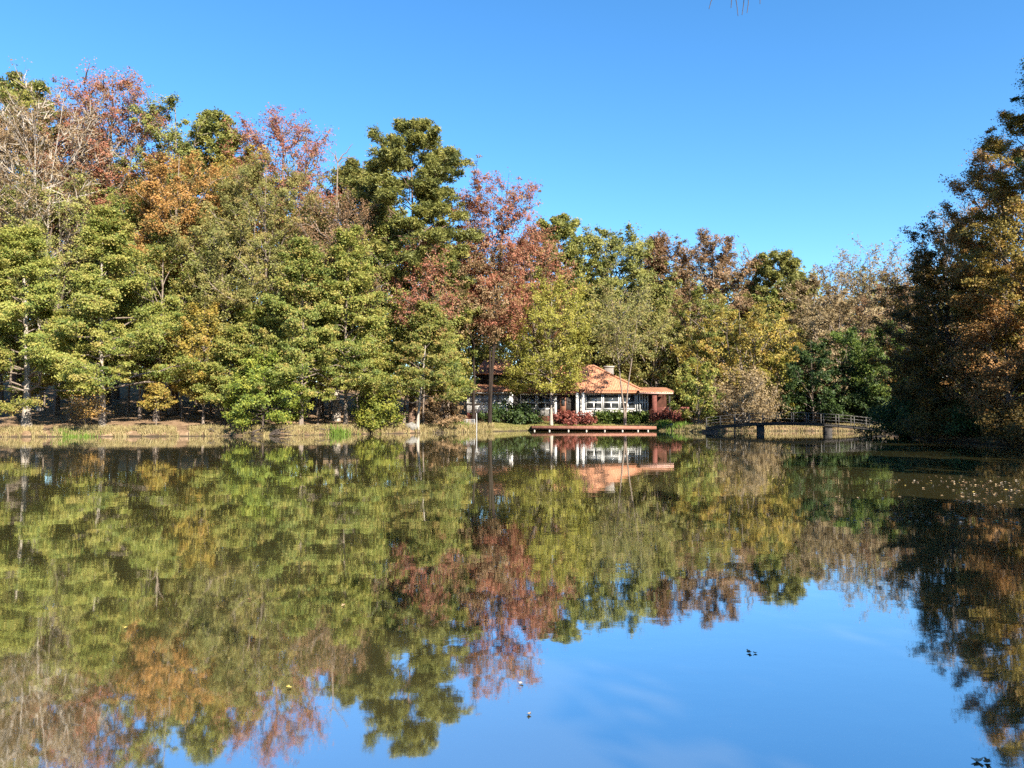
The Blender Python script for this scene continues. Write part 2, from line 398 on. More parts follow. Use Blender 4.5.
SEED = [100]
def T(kind, px, D, top, bot, w, pal, label, name=None, cat='tree', bark=None, q=1.0, xoff=0, **k):
    """a tree where the photograph shows it: px of the trunk, depth, skyline top, crown bottom, crown width in px"""
    SEED[0] += 1
    X, ztop = at(px, D, top); ztop -= {'sparse': 1.0, 'bare': 1.9}.get(kind, .2); _, zb = at(px, D, bot)
    z = gz(X, D); H = ztop - z; cb = max(.25, zb - z); R = w * D / F / 2
    pxm = D / F
    area = w * (bot - top)
    d = {}
    if kind == 'leafy':
        d = dict(prof='oval', nl=int(np.clip(14 + area / 520, 16, 48)), ns=5, nleaf=int(area * 3.2 * q), lsize=1.6 * pxm, cr=np.clip(R * .18, .42, .85), rise=(.35, 1.15), flat=.72, up=.35, tvar=.24)
        nm = 'leafy_tree'; bk = 'grey'
    elif kind == 'sparse':
        d = dict(prof='oval', nl=int(np.clip(12 + area / 500, 14, 40)), ns=6, twigs=3, nleaf=int(area * 2.8 * q), lsize=1.4 * pxm, cr=np.clip(R * .17, .4, .8), up=.35, tvar=.3, rise=(.45, 1.1), flat=.7)
        nm = 'leafy_tree'; bk = 'grey'
    elif kind == 'bare':
        d = dict(prof='vase', nl=int(np.clip(10 + area / 600, 14, 30)), ns=6, twigs=6, nleaf=int(area * .45 * q), lsize=1.5 * pxm, cr=.6, rise=(.7, 1.25), flat=.8, thin=.55)
        nm = 'bare_tree'; bk = 'grey'
    elif kind == 'pine':
        d = dict(prof='pine', nl=int(np.clip(24 + area / 260, 30, 60)), ns=7, nleaf=int(area * 3.4 * q), lsize=2.4 * pxm, cr=np.clip(R * .17, .6, .95), rise=(.0, .75), needle=True, inner=.35, spray=False)
        nm = 'pine_tree'; bk = 'pine'
    elif kind == 'shrub':
        d = dict(prof='dome', nl=int(np.clip(10 + area / 250, 12, 26)), ns=4, nleaf=int(area * 3.2 * q), lsize=1.8 * pxm, cr=np.clip(R * .3, .3, .9), rise=(.1, 1.2), flat=.8, inner=.2, tr=.06 + .01 * H)
        nm = 'shrub'; bk = 'dark'; cat = 'shrub' if cat == 'tree' else cat
    d.update(k)
    return plant(name or nm, cat, label, X, D, H, cb, R, pal, bark or bk, SEED[0], **d)

# front row on the wooded bank
T('leafy', 32, 67.6, 222, 402, 165, 'lime', 'broad yellow-green tree with a thick pale leaning trunk on the wooded bank', bark='pale', lean=(-1, 0), tr=.36, prof='spread', flat=.5, rise=(-.02, .9), skew=(1.5, -1.5))
T('leafy', -32, 65.6, 205, 410, 150, 'lime', 'yellow-green tree cut by the picture edge beside the thick pale trunk', tr=.22, prof='spread', flat=.5, rise=(.05, .95))
T('leafy', 107, 69.6, 205, 398, 165, 'lime', 'yellow-green tree with a straight pale trunk and low sprays above the bank grass', bark='pale', tr=.26, prof='spread', flat=.5, rise=(-.05, .9), skew=(2.4, -1.5))
T('leafy', 160, 74.6, 245, 388, 120, 'green', 'mid green tree between the straight pale trunk and the yellow sapling')
T('leafy', 205, 72.6, 300, 402, 68, 'gold', 'slim yellow tree among green ones on the wooded bank', tr=.12, q=.8)
T('leafy', 226, 70.6, 325, 404, 95, 'lime', 'yellow-green low tree with two dark trunks beside the slim yellow tree', tr=.16, fork=2, prof='spread', flat=.5, rise=(.05, .95), bark='dark')
T('leafy', 264, 68.6, 352, 428, 84, 'bright', 'bright green bushy tree whose boughs sweep down to the dark jut in the bank', tr=.12, prof='dome', rise=(-.1, 1.0), bark='dark')
T('leafy', 303, 71.6, 235, 398, 150, 'green', 'green tree with bare lower trunk where the bank grass is tallest', tr=.2, prof='spread', flat=.5, rise=(-.02, .9))
T('leafy', 347, 74.6, 225, 402, 125, 'lime', 'leafy yellow-green tree just inland of the small bright shrub', tr=.2, prof='spread', flat=.5, rise=(.05, .95))
T('shrub', 378, 75.1, 385, 428, 56, 'bright', 'small bright green shrub hanging over the grassy bank')
T('leafy', 418, 77.2, 300, 396, 115, 'green', 'green tree with a slender white trunk leaning beside the pale boulder', bark='pale', lean=(1.3, 0), tr=.16, prof='spread', flat=.5, rise=(.05, .95))
T('leafy', 444, 81.5, 335, 404, 66, 'lime', 'low yellow-green tree reaching out towards the grey fence and the tiled wing', tr=.13, prof='spread', flat=.5, rise=(-.05, .9))
T('leafy', 440, 80.5, 392, 424, 50, 'redbrown', 'small dull red shrubby tree beside the white lower wall of the house', name='shrub', cat='shrub', tr=.06, prof='dome')
T('sparse', 86, 67.6, 390, 418, 26, 'orange', 'tiny orange sapling in the shade beside the straight pale trunk', tr=.04)
T('leafy', 157, 67.8, 383, 410, 40, 'gold', 'low orange-tipped bough tree over the shaded forest floor', tr=.07, prof='spread', flat=.5, rise=(.05, .95))
# second row
T('sparse', 62, 80.5, 172, 366, 150, 'olive', 'tall thin olive tree rising behind the two pale trunked trees', tr=.28)
T('leafy', 150, 82.5, 188, 380, 125, 'green', 'tall rounded green tree below the orange crown')
T('leafy', 178, 79.6, 153, 290, 104, 'orange', 'tree with a rusty orange crown rising over the green trees', prof='round')
T('sparse', 268, 81.5, 158, 388, 165, 'olive', 'very tall soft olive tree, the biggest crown of the wooded bank', tr=.3, q=1.45, nl=46)
T('sparse', 222, 78.5, 212, 372, 110, 'olive', 'olive tree squeezed between the orange crown and the tallest olive crown')
T('leafy', 322, 83.5, 232, 370, 95, 'green', 'green tree under the pale bare boughs near the snag')
T('sparse', 366, 83.5, 222, 372, 115, 'green', 'deep green tree below the tall black-green pine')
T('leafy', 448, 88.5, 270, 405, 70, 'lime', 'yellowish green tree tucked beside the dark trunks of the red tree')
T('sparse', 424, 79.5, 235, 338, 62, 'red', 'thin pink-red tree mixed into the green crowns below the pine', q=.6, tr=.1)
T('leafy', 5, 82.5, 190, 370, 110, 'olive', 'olive tree half out of view behind the thick pale trunk')
# back row, skyline
T('bare', 48, 80, 78, 250, 130, 'tan', 'nearly bare tree with a tall pale forked trunk standing above the yellow-green trees', fork=2, q=1.6, tr=.34, bark='pale')
T('pine', 24, 90.6, 76, 230, 102, 'pine', 'dark pine peeping out behind the tall bare pale tree')
T('sparse', 2, 85.8, 98, 280, 132, 'redbrown', 'dull red-brown tree at the picture edge below the dark pine')
T('sparse', 112, 87, 68, 235, 114, 'red', 'loose pinkish red tree, the highest red crown on the hill', q=.95)
T('sparse', 82, 89.4, 112, 290, 126, 'redbrown', 'brownish loose tree between the bare pale tree and the highest red crown', q=1.2)
T('leafy', 176, 90.6, 104, 290, 134, 'pine', 'dense dark green tree with a rounded top beside the highest red crown', name='evergreen_tree', prof='round')
T('pine', 222, 91.2, 114, 215, 79, 'pine', 'open topped pine with sky showing between its clumps')
T('sparse', 280, 91.8, 112, 250, 110, 'red', 'pinkish red tree on the skyline between the open pine and the snag', q=1.0)
T('leafy', 248, 88.8, 148, 290, 90, 'gold', 'golden brown tree just under the pinkish skyline tree', q=.9)
T('pine', 366, 94.2, 158, 262, 91, 'pine', 'lower bushy pine beside the grey snag')
T('sparse', 338, 80.6, 192, 320, 96, 'redbrown', 'brown leaved half bare tree with pale boughs around the snag', bark='pale', q=.8, twigs=6)
T('pine', 414, 83, 121, 292, 134, 'pine', 'tall broad pine, the tallest dark crown beside the red tree', tr=.36, q=1.15)
T('leafy', 432, 90.6, 232, 360, 108, 'olive', 'olive crown filling the space below the tall broad pine')
T('sparse', -40, 84.6, 110, 300, 132, 'tan', 'tan half bare tree beyond the picture edge')
T('leafy', 315, 93, 195, 330, 120, 'olive', 'olive tree behind the half bare boughs')
T('leafy', 120, 93, 175, 330, 144, 'olive', 'dull olive tree filling in behind the orange crown')
# the red tree and the trees round the house
T('sparse', 490, 89, 164, 340, 92, 'red', 'big red tree with a dark forked trunk in front of the tiled wing', bark='black', fork=3, tr=.26, q=1.25, nl=30, prof='vase', rise=(.6, 1.2))
T('sparse', 474, 89, 228, 345, 72, 'redbrown', 'russet tree with a dark straight trunk just beside the big red tree', bark='black', tr=.2, q=1.0)
T('sparse', 533, 99, 222, 345, 70, 'red', 'russet lobe tree between the big red tree and the dark pine', tr=.2, q=.9)
T('pine', 556, 114, 213, 350, 92, 'pine', 'dark pine beyond the house next to the big red tree')
T('leafy', 612, 117, 227, 372, 115, 'pine', 'dense dome shaped green tree behind the house', name='evergreen_tree', prof='round', cr=1.15, q=1.8, nl=60)
T('sparse', 551, 91.8, 274, 396, 98, 'yellow', skew=(-1.6, 0), label='yellow-green tree with a pale trunk standing on the lawn before the house', bark='pale', tr=.18, q=1.35, nl=40, rise=(.1, 1.1))
T('sparse', 624, 92, 282, 352, 92, 'olive', 'thin olive tree with a leaning forked trunk before the windows', bark='grey', fork=2, tr=.18, nl=18, q=.5)
T('sparse', 656, 118, 231, 365, 72, 'redbrown', 'narrow red-brown tree beside the dense green dome', q=2.3, nl=34, prof='cone')
T('sparse', 712, 120, 231, 365, 96, 'redbrown', 'rounded red-brown tree on the skyline above the golden tree', q=2.3, nl=34, prof='round')
T('bare', 757, 124, 238, 350, 60, 'tan', 'thin bare grey tree beside the rounded red-brown crown', bark='grey')
T('pine', 778, 118, 250, 350, 79, 'pine', 'sparse pine mixed with brown twigs above the bridge')
T('leafy', 690, 110, 288, 412, 117, 'green', 'green tree rising behind the porch end of the house')
T('leafy', 655, 108, 305, 405, 84, 'olive', 'olive green tree behind the chimney')
T('leafy', 588, 113, 285, 400, 120, 'olive', 'olive tree behind the main tiled roof')
T('leafy', 520, 112, 285, 400, 108, 'olive', 'olive tree behind the tiled wing')
T('leafy', 740, 100, 308, 412, 124, 'gold', 'rounded golden tree behind the dry pale shrub', prof='round')
T('leafy', 698, 86, 356, 424, 50, 'lime', 'small yellow-green tree next to the red bushes at the porch', tr=.08)
T('shrub', 742, 88, 371, 426, 88, 'tan', 'dry pale twiggy shrub at the near end of the bridge', twigs=3, q=.7, bark='pale', rise=(.5, 1.25))
T('leafy', 779, 93, 352, 418, 50, 'yellow', 'small yellow tree overhanging the middle of the bridge', tr=.08)
T('leafy', 765, 114, 288, 410, 96, 'green', 'green tree beyond the golden tree and the bridge')
T('leafy', 815, 114, 275, 370, 84, 'tan', 'narrow tan brown tree on the skyline above the dark evergreens')
T('bare', 838, 124, 254, 370, 84, 'tan', 'bare pinkish tree rising next to the narrow tan brown tree', q=2.6, nl=34)
T('bare', 868, 122, 238, 370, 88, 'tan', 'tallest bare pinkish tree on the skyline behind the bridge', q=2.6, nl=34)
T('bare', 897, 118, 250, 370, 67, 'tan', 'bare pinkish tree against the dark bank trees', q=2.6, nl=34)
T('leafy', 838, 104, 300, 385, 120, 'tan', 'wide tan leaved tree over the evergreens', q=.9)
T('leafy', 893, 106, 285, 400, 96, 'redbrown', 'russet tan tree half hidden by the dark bank trees', q=.9)
T('leafy', 812, 90, 338, 430, 64, 'dense', 'dark leafy evergreen behind the bridge with a rounded top', name='evergreen_tree', prof='dome', tr=.1)
T('leafy', 846, 94, 328, 430, 76, 'bamboo', 'bright topped drooping evergreen, the tallest behind the bridge', name='evergreen_tree', prof='dome', tr=.1)
T('leafy', 884, 88, 322, 430, 74, 'bamboo', 'drooping green evergreen next to the dark bank trees', name='evergreen_tree', prof='dome', tr=.1)
T('leafy', 862, 90, 360, 430, 60, 'dense', 'low dark evergreen right behind the far bridge railing', name='evergreen_tree', prof='dome', tr=.08)
T('shrub', 829, 91, 345, 400, 36, 'tan', 'withered brown vine shrub between the dark evergreens', q=.55, twigs=2)
T('shrub', 800, 95, 378, 428, 50, 'dense', 'dark green shrub in the shade of the small yellow tree')
T('shrub', 772, 97, 392, 428, 60, 'green', 'mid green shrub below the rounded golden tree')
T('shrub', 838, 92.5, 385, 429, 60, 'dense', 'wide dark shrub at the foot of the brightest drooping evergreen')
T('shrub', 880, 87.5, 380, 431, 60, 'dense', 'dark shrub against the far end of the footbridge')
T('leafy', 720, 112, 330, 420, 108, 'green', 'green tree in the shade behind the rounded golden tree')
# shaded bank
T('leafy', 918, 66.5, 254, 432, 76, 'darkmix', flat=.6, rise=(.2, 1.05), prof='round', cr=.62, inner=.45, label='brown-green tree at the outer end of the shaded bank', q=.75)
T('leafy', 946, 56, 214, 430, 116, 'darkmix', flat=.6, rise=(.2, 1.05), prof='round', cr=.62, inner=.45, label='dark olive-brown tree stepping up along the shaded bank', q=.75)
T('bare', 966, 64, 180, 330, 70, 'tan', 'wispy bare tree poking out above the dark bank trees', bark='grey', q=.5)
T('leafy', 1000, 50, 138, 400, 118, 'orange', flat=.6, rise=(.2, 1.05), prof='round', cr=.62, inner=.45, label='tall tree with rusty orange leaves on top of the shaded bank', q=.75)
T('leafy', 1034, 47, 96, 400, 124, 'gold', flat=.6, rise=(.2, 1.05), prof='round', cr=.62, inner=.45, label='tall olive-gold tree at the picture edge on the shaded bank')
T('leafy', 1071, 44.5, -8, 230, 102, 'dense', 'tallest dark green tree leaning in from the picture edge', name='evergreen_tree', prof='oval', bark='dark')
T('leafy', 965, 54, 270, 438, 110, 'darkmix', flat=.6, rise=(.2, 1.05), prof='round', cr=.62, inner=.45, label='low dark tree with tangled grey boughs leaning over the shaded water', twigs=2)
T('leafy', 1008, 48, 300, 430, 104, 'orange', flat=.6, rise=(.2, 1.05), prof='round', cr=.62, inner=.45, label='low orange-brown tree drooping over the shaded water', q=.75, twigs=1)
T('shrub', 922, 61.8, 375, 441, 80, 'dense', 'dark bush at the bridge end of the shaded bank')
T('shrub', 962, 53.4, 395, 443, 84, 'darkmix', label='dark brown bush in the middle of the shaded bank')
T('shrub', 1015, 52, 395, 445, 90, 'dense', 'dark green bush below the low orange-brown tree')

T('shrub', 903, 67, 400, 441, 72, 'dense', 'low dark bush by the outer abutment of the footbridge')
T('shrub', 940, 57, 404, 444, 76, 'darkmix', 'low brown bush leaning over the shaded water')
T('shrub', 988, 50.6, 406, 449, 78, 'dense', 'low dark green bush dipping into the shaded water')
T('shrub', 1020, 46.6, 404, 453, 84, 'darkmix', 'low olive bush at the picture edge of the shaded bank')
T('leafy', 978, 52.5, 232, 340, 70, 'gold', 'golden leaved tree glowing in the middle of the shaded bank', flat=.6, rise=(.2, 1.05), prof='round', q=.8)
# trees up the slope beside the pond that keep that bank in shade (outside the frame)
shade = [(44, 29, 15), (37, 23, 16), (33, 9, 17), (27.5, 14, 16), (19, -5, 16), (14, -7, 15), (23, -9, 18), (51, 33, 20), (45, 14, 20), (43, 52, 20)]
for i, (x, y, h) in enumerate(shade):
    SEED[0] += 1
    plant('leafy_tree', 'tree', 'leafy olive tree on the slope beside the pond outside the view', x, y, h, 1.2, 5.2, 'olive', 'grey', SEED[0],
          group='shade trees on the slope', prof='oval', nl=24, ns=5, nleaf=9000, lsize=.42, cr=1.3, rise=(.0, .9))

# slim trunks inside the wood
r0 = random.Random(5)
proto = None
gp = 'slim shaded trunks inside the wood'
spots = [(12, 75), (55, 78), (70, 74), (128, 79), (140, 75), (182, 76), (196, 81), (244, 77), (258, 75), (282, 79), (318, 77), (330, 81), (358, 78), (366, 83), (392, 80), (404, 82), (44, 83), (90, 80), (172, 84), (210, 82), (300, 84), (430, 83)]
for i, (px, D) in enumerate(spots):
    x, _ = at(px, D)
    if proto is None:
        proto = plant('slender_tree', 'tree', 'slender dark trunked tree with a thin crown in the shade under the canopy', x, D, 11, 7, 1.8, 'green', 'grey', 77, group=gp, nl=10, ns=3, nleaf=1800, lsize=.26, cr=.8, tr=.13)
        o = proto
    else:
        o = proto.copy(); COL.objects.link(o)
        for ch in proto.children:
            c = ch.copy(); COL.objects.link(c); c.parent = o
    o.location = (x, D, gz(x, D)); o.rotation_euler = (r0.uniform(-.05, .05), r0.uniform(-.06, .06), r0.uniform(0, 6))
    s = r0.uniform(.75, 1.2); o.scale = (s, s, s)

# grey snag
x, zt = at(337, 84, 143); z0 = gz(x, 84); Hs = zt - z0
rng = np.random.default_rng(9); mb = MB()
P = np.stack([np.array([0, .1, -.1, .15, 0, .1]), np.zeros(6), np.linspace(-.3, Hs - 2.2, 6)], 1)
mb.tube(P, np.linspace(.26, .06, 6), 8)
tp = P[-1]
for dx, dz in ((-1.1, 1.6), (1.7, 2.1), (2.0, .6), (-.3, 1.3), (.9, -.6)):
    mb.tube(curve(tp + np.array([0, 0, min(0, dz)]), tp + np.array([dx, rng.uniform(-.5, .5), dz + (0 if dz > 0 else 1)]), 5, .12, rng), np.linspace(.075, .025, 5), 5)
o = mb.build('dead_tree', BARK['grey'], smooth=True, loc=(x, 84, z0)); tag(o, 'bare grey snag with a forked tip poking above the half bare crown', 'dead tree')

# far wood that closes the view
rng = np.random.default_rng(3)
n = 2800
X = rng.uniform(-170, 170, n); Y = rng.uniform(128, 165, n); hz = rng.uniform(.0, 1, n) ** 1.4
hgt = np.interp(X, [-150, -60, -25, 0, 30, 60, 90, 150], [34, 34, 31, 28, 24, 23, 24, 27])
C = np.stack([X, Y, ground_z(X, Y) + hz * hgt * rng.uniform(.8, 1.05, n)], 1)
V, Fc, t = leaves(rng, C, 3.0, 170, .55, .8)
o = mk('woods', V, [Fc], LM['olive'], tint=t); tag(o, 'far olive wood closing the view behind all the trees', 'woods', kind='stuff')

# overhanging tree: trunk beside the camera, its bough reaching over the water
ox, oy = -7.0, -3.0
root = empty('overhanging_tree', (ox, oy, gz(ox, oy))); tag(root, 'bare twig tips of a bough hanging into the top of the sky', 'tree')
rng = np.random.default_rng(21); mb = MB(); z0 = gz(ox, oy); TD = 5.0
mb.tube(np.array([(0, 0, -.3), (.1, .1, 2), (-.1, .3, 5), (.1, .2, 9), (0, 0, 13)]), np.array([.36, .28, .22, .15, .04]), 12)
tx, tz = at(738, TD, -60)
lim = curve(np.array([0, .3, 4.6]), np.array([tx - ox, TD - oy, tz - z0 + .1]), 9, .5, rng, .01)
mb.tube(lim, np.linspace(.09, .008, 9), 7)
for i in range(14):
    b0 = lim[rng.integers(2, 7)]; mb.tube(curve(b0, b0 + np.array([rng.uniform(-1, .6), rng.uniform(-.8, .3), rng.uniform(.1, 1.0)]), 4, .05, rng), np.linspace(.012, .003, 4), 4)
for px, py, p0, q0 in ((709, 9, 716, -8), (738, 16, 735, -12), (742, 15, 746, -12), (731, 8, 734, -8), (747, 13, 749, -12), (760, 4, 761, -12)):
    a = at(p0, TD, q0); b_ = at(px, TD, py)
    e0 = np.array([a[0] - ox, TD - oy, a[1] - z0]); e1 = np.array([b_[0] - ox, TD - oy, b_[1] - z0])
    mb.tube(curve(e0, e1, 4, .01, rng, .02), np.linspace(.0035, .002, 4), 4)
    mb.tube(curve(lim[8], e0, 4, .02, rng, .02), np.linspace(.006, .0035, 4), 4)
mb.build('trunk', BARK['dark'], root, smooth=True)

# ------------------------------------------------------------------ bank grass
def blades(rng, X, Y, hmin, hmax, w, lean=.35):
    n = len(X); Z = ground_z(X, Y); a = rng.uniform(0, 2 * PI, n); h = rng.uniform(hmin, hmax, n)
    B = np.stack([X, Y, Z - .03], 1); sd = np.stack([np.cos(a), np.sin(a), np.zeros(n)], 1) * w
    la = rng.uniform(0, 2 * PI, n); ll = rng.uniform(0, lean, n) * h
    m_ = B + np.stack([np.cos(la) * ll * .3, np.sin(la) * ll * .3, h * .55], 1)
    tp = B + np.stack([np.cos(la) * ll, np.sin(la) * ll, h], 1)
    V = np.stack([B - sd, B + sd, m_ + sd * .8, m_ - sd * .8, tp], 1).reshape(-1, 3); bi = np.arange(n)[:, None] * 5
    return V, [bi + np.array([0, 1, 2, 3]), bi + np.array([3, 2, 4])], np.tile(np.clip(rng.normal(.5, .2, n), 0, 1), 2)
def scatter(rng, n, x0, x1, y0, y1, d0, d1, patch=0):
    X = rng.uniform(x0, x1, n); Y = rng.uniform(y0, y1, n); d = sdist(X, Y)
    k = (d > d0) & (d < d1)
    if patch: k &= (np.sin(X * 1.1 + 2) * np.sin(Y * .9 + X * .4) + .6 * np.sin(X * 2.7 + Y * 1.9)) > patch
    return X[k], Y[k]
LM['straw'] = leafmat('grass straw', [(.13,.09,.04),(.25,.19,.085),(.35,.28,.13),(.2,.19,.06)], trans=.25, hv=0, vv=0)
LM['fresh'] = leafmat('grass fresh', [(.07,.13,.018),(.12,.19,.025),(.19,.24,.045)], trans=.3, hv=0, vv=0)
LM['lawn'] = leafmat('grass lawn', [(.12,.12,.03),(.22,.20,.06),(.32,.26,.11)], trans=.25, hv=0, vv=0)
rng = np.random.default_rng(31)
X, Y = scatter(rng, 300000, -48, -2, 60, 88, -.1, 2.0, -.7)
V, Fs, t = blades(rng, X, Y, .08, .62, .022, .8); o = mk('grass', V, Fs, LM['straw'], tint=t)
tag(o, 'dry straw coloured grass along the wooded bank', 'grass', kind='stuff')
X, Y = scatter(rng, 60000, 17, 46, 76, 94, -.3, 2.6, -1.2)
V, Fs, t = blades(rng, X, Y, .12, .4, .025); o = mk('grass', V, Fs, LM['straw'], tint=t)
tag(o, 'straw and green grass on the bank behind the footbridge', 'grass', kind='stuff')
X = np.concatenate([rng.normal(at(78, 65)[0], .8, 1100), rng.normal(at(68, 65)[0], .4, 250)]); Y = rng.normal(64.9, .25, len(X)); k = sdist(X, Y) > -.5
V, Fs, t = blades(rng, X[k], Y[k], .15, .42, .022); o = mk('grass', V, Fs, LM['fresh'], tint=t)
tag(o, 'vivid green tuft of grass at the water edge among straw', 'grass', kind='stuff')
X, Y = scatter(rng, 90000, -3, 21, 80, 97, -.1, 12)
k = (Y > 90.6) | (X < 2) | (X > 16.5); X, Y = X[k], Y[k]
V, Fs, t = blades(rng, X, Y, .06, .2, .02); o = mk('grass', V, Fs, LM['lawn'], tint=t)
tag(o, 'thin dry lawn between the house and the deck', 'grass', kind='stuff')
# tufts: single clumps of green at the bank
for px, D, h, lab in ((455, 82.6, .8, 'clump of green rushes beside the grey fence pole'), (663, 89.2, .7, 'clump of bright rushes past the end of the deck'), (342, 71.2, .7, 'yellowish rush clump at a notch in the grassy bank'), (680, 86.5, .6, 'smaller rush clump on the bank below the red bushes')):
    x, _ = at(px, D); X = rng.normal(0, .65, 420); Y = rng.normal(0, .45, 420)
    k = sdist(X + x, Y + D) > -.6
    V, Fs, t = blades(rng, X[k] + x, Y[k] + D, h * .5, h * 1.3, .03)
    z0 = gz(x, D); V = V - np.array([x, D, z0])
    o = mk('reeds', V, Fs, LM['fresh'], tint=t, loc=(x, D, z0)); tag(o, lab, 'rushes')

# ------------------------------------------------------------------ stones, driftwood, fence
def rock(name, px, D, sx, sy, sz, seed, mat, lab, cat):
    rng = np.random.default_rng(seed); k = 14; V = []
    th = np.linspace(.02, PI - .02, 9); ph = np.arange(k) * 2 * PI / k
    for a in th:
        for b_ in ph:
            V.append((math.sin(a) * math.cos(b_) * sx, math.sin(a) * math.sin(b_) * sy, math.cos(a) * sz))
    V = np.array(V); V *= 1 + .14 * np.sin(V[:, :1] * 7 + seed) * np.cos(V[:, 1:2] * 9 + V[:, 2:] * 6) + rng.normal(0, .04, (len(V), 1))
    i = np.arange(8)[:, None] * k; j = np.arange(k)[None]; j2 = (j + 1) % k
    x, _ = at(px, D)
    o = mk(name, V, [np.stack([i + j, i + k + j, i + k + j2, i + j2], -1).reshape(-1, 4)], mat, smooth=True, loc=(x, D, gz(x, D) + sz * .3))
    return tag(o, lab, cat)
STONE = surfmat('stone', [(.07, .065, .055), (.14, .13, .115), (.2, .185, .165)], 5, .9, .6)
rock('boulder', 411, 77, .7, .5, .45, 4, STONE, 'pale boulder at the foot of the leaning white trunk', 'boulder')
rock('boulder', 672, 88.2, .35, .3, .22, 6, STONE, 'small pale stone on the bank past the end of the deck', 'boulder')
rng = np.random.default_rng(12)
x, _ = at(262, 67.2); mb = MB()
for i in range(16):
    a = np.array([rng.uniform(-1.6, 1.4), rng.uniform(-.4, .5), rng.uniform(-.1, .25)]); q = rng.uniform(-.6, .6)
    mb.tube(curve(a, a + np.array([math.cos(q) * rng.uniform(.8, 1.9), rng.uniform(-.5, .3), rng.uniform(-.15, .55)]), 5, .06, rng), np.linspace(rng.uniform(.04, .11), .015, 5), 6)
o = mb.build('driftwood', BARK['dark'], smooth=True, loc=(x, 67.3, .12)); tag(o, 'tangle of dark fallen branches at the jut in the bank', 'driftwood')
x, _ = at(388, 75.6); mb = MB()
for i in range(8):
    a = np.array([rng.uniform(-.6, .6), rng.uniform(-.3, .3), -.1])
    mb.tube(curve(a, a + np.array([rng.uniform(-.5, .8), rng.uniform(-.2, .2), rng.uniform(.2, .7)]), 4, .06, rng), np.linspace(.06, .015, 4), 6)
o = mb.build('driftwood', BARK['dark'], smooth=True, loc=(x, 75.4, .15)); tag(o, 'small dark stump of roots at the water below the bright shrub', 'driftwood')

for px, D, n_, lab in ((46, 65.6, 5, 'thin grey fallen branch on the bank grass below the thick pale trunk'), (132, 66.4, 5, 'few dark sticks at the water edge past the vivid green tuft'),
        (205, 66.9, 6, 'dark roots at the water edge below the low yellow-green tree'), (318, 70.6, 6, 'brown sticks lying at the water edge under the green tree'), (360, 73.6, 5, 'thin sticks poking out of the water left of the bright shrub'), (432, 78.2, 6, 'dark roots at the water edge past the leaning white trunk')):
    x, _ = at(px, D); mb = MB()
    for i in range(n_):
        a = np.array([rng.uniform(-.9, .9), rng.uniform(-.25, .3), rng.uniform(-.05, .1)]); q = rng.uniform(-.4, .5) + (PI if i % 2 else 0)
        mb.tube(curve(a, a + np.array([math.cos(q) * rng.uniform(.5, 1.4), rng.uniform(-.3, .2), rng.uniform(0, .4)]), 4, .05, rng), np.linspace(rng.uniform(.03, .07), .012, 4), 5)
    o = mb.build('driftwood', BARK['dark'], smooth=True, loc=(x, D, max(.03, gz(x, D)))); tag(o, lab.replace('left of', 'beside'), 'driftwood')

METAL = surfmat('grey metal', [(.22, .22, .22), (.36, .36, .36)], 9, .5, .05)
D = 83.6; xa, _ = at(459, D); xb, zt = at(474.5, D, 419)
root = empty('wire_fence', (xa, D, 0)); tag(root, 'short grey wire fence running down to the water beside the red tree', 'fence')
Wd = xb - xa
for xx in (0, Wd * .5, Wd):
    MB().tube([(xx, 0, -.3), (xx, 0, zt)], [.045, .045], 8).build('post', METAL, root, smooth=True)
mb = MB()
for zz in (.85, zt - .05): MB().bar((0, .0, zz), (Wd, .0, zz), .035, .035).build('rail', METAL, root)
mb = MB()
for i in range(1, 14): mb.bar((Wd * i / 14, .025, .65), (Wd * i / 14, .025, zt - .06), .012, .012)
for zz in np.linspace(.9, zt - .15, 5): mb.bar((0.02, .04, zz), (Wd - .02, .04, zz), .012, .012)
mb.build('mesh', METAL, root)
x, zt = at(476.5, 82, 413)
o = MB().tube([(0, 0, -.6), (.02, 0, zt * .5), (0, 0, zt)], [.05, .05, .045], 8).build('pole', METAL, smooth=True, loc=(x, 82, 0)); tag(o, 'thin grey pole standing in the water at the fence end', 'pole')

# ------------------------------------------------------------------ house
def flat(name, c, rough=.6, spec=.4, var=.12, scale=3):
    c = np.array(c); return surfmat(name, [tuple(c * (1 - var)), tuple(np.minimum(1, c * (1 + var)))], scale, rough, .05, 5, spec=spec)
WHITE = flat('white paint', (.46, .45, .43), .45)
GREYW = flat('grey wall', (.42, .39, .36), .7)
PALEW = flat('pale wall', (.62, .60, .58), .7)
BRICK = surfmat('red brick', [(.06, .02, .015), (.11, .034, .025), (.16, .055, .04)], 7, .9, .4)
TILE = surfmat('terracotta tiles', [(.24, .10, .052), (.36, .165, .09), (.46, .25, .155)], 3.2, .85, .2, 10)
DARKW_SHADE = flat('dark timber', (.016, .012, .010), .8)  # timber of joists and post; also shade painted onto the clerestory
m, nt, out = newmat('dark window glass'); p = N(nt, 'ShaderNodeBsdfPrincipled'); p.inputs['Base Color'].default_value = (.03, .033, .035, 1); p.inputs['Roughness'].default_value = .04; p.inputs['Specular IOR Level'].default_value = .6
nz = N(nt, 'ShaderNodeTexNoise'); nz.inputs['Scale'].default_value = 1.3; bb = N(nt, 'ShaderNodeBump'); bb.inputs['Distance'].default_value = .004
nt.links.new(nz.outputs['Fac'], bb.inputs['Height']); nt.links.new(bb.outputs[0], p.inputs['Normal']); nt.links.new(p.outputs[0], out.inputs[0]); GLASS = m
m, nt, out = newmat('curtained glass'); p = N(nt, 'ShaderNodeBsdfPrincipled'); p.inputs['Base Color'].default_value = (.26, .27, .29, 1); p.inputs['Roughness'].default_value = .08
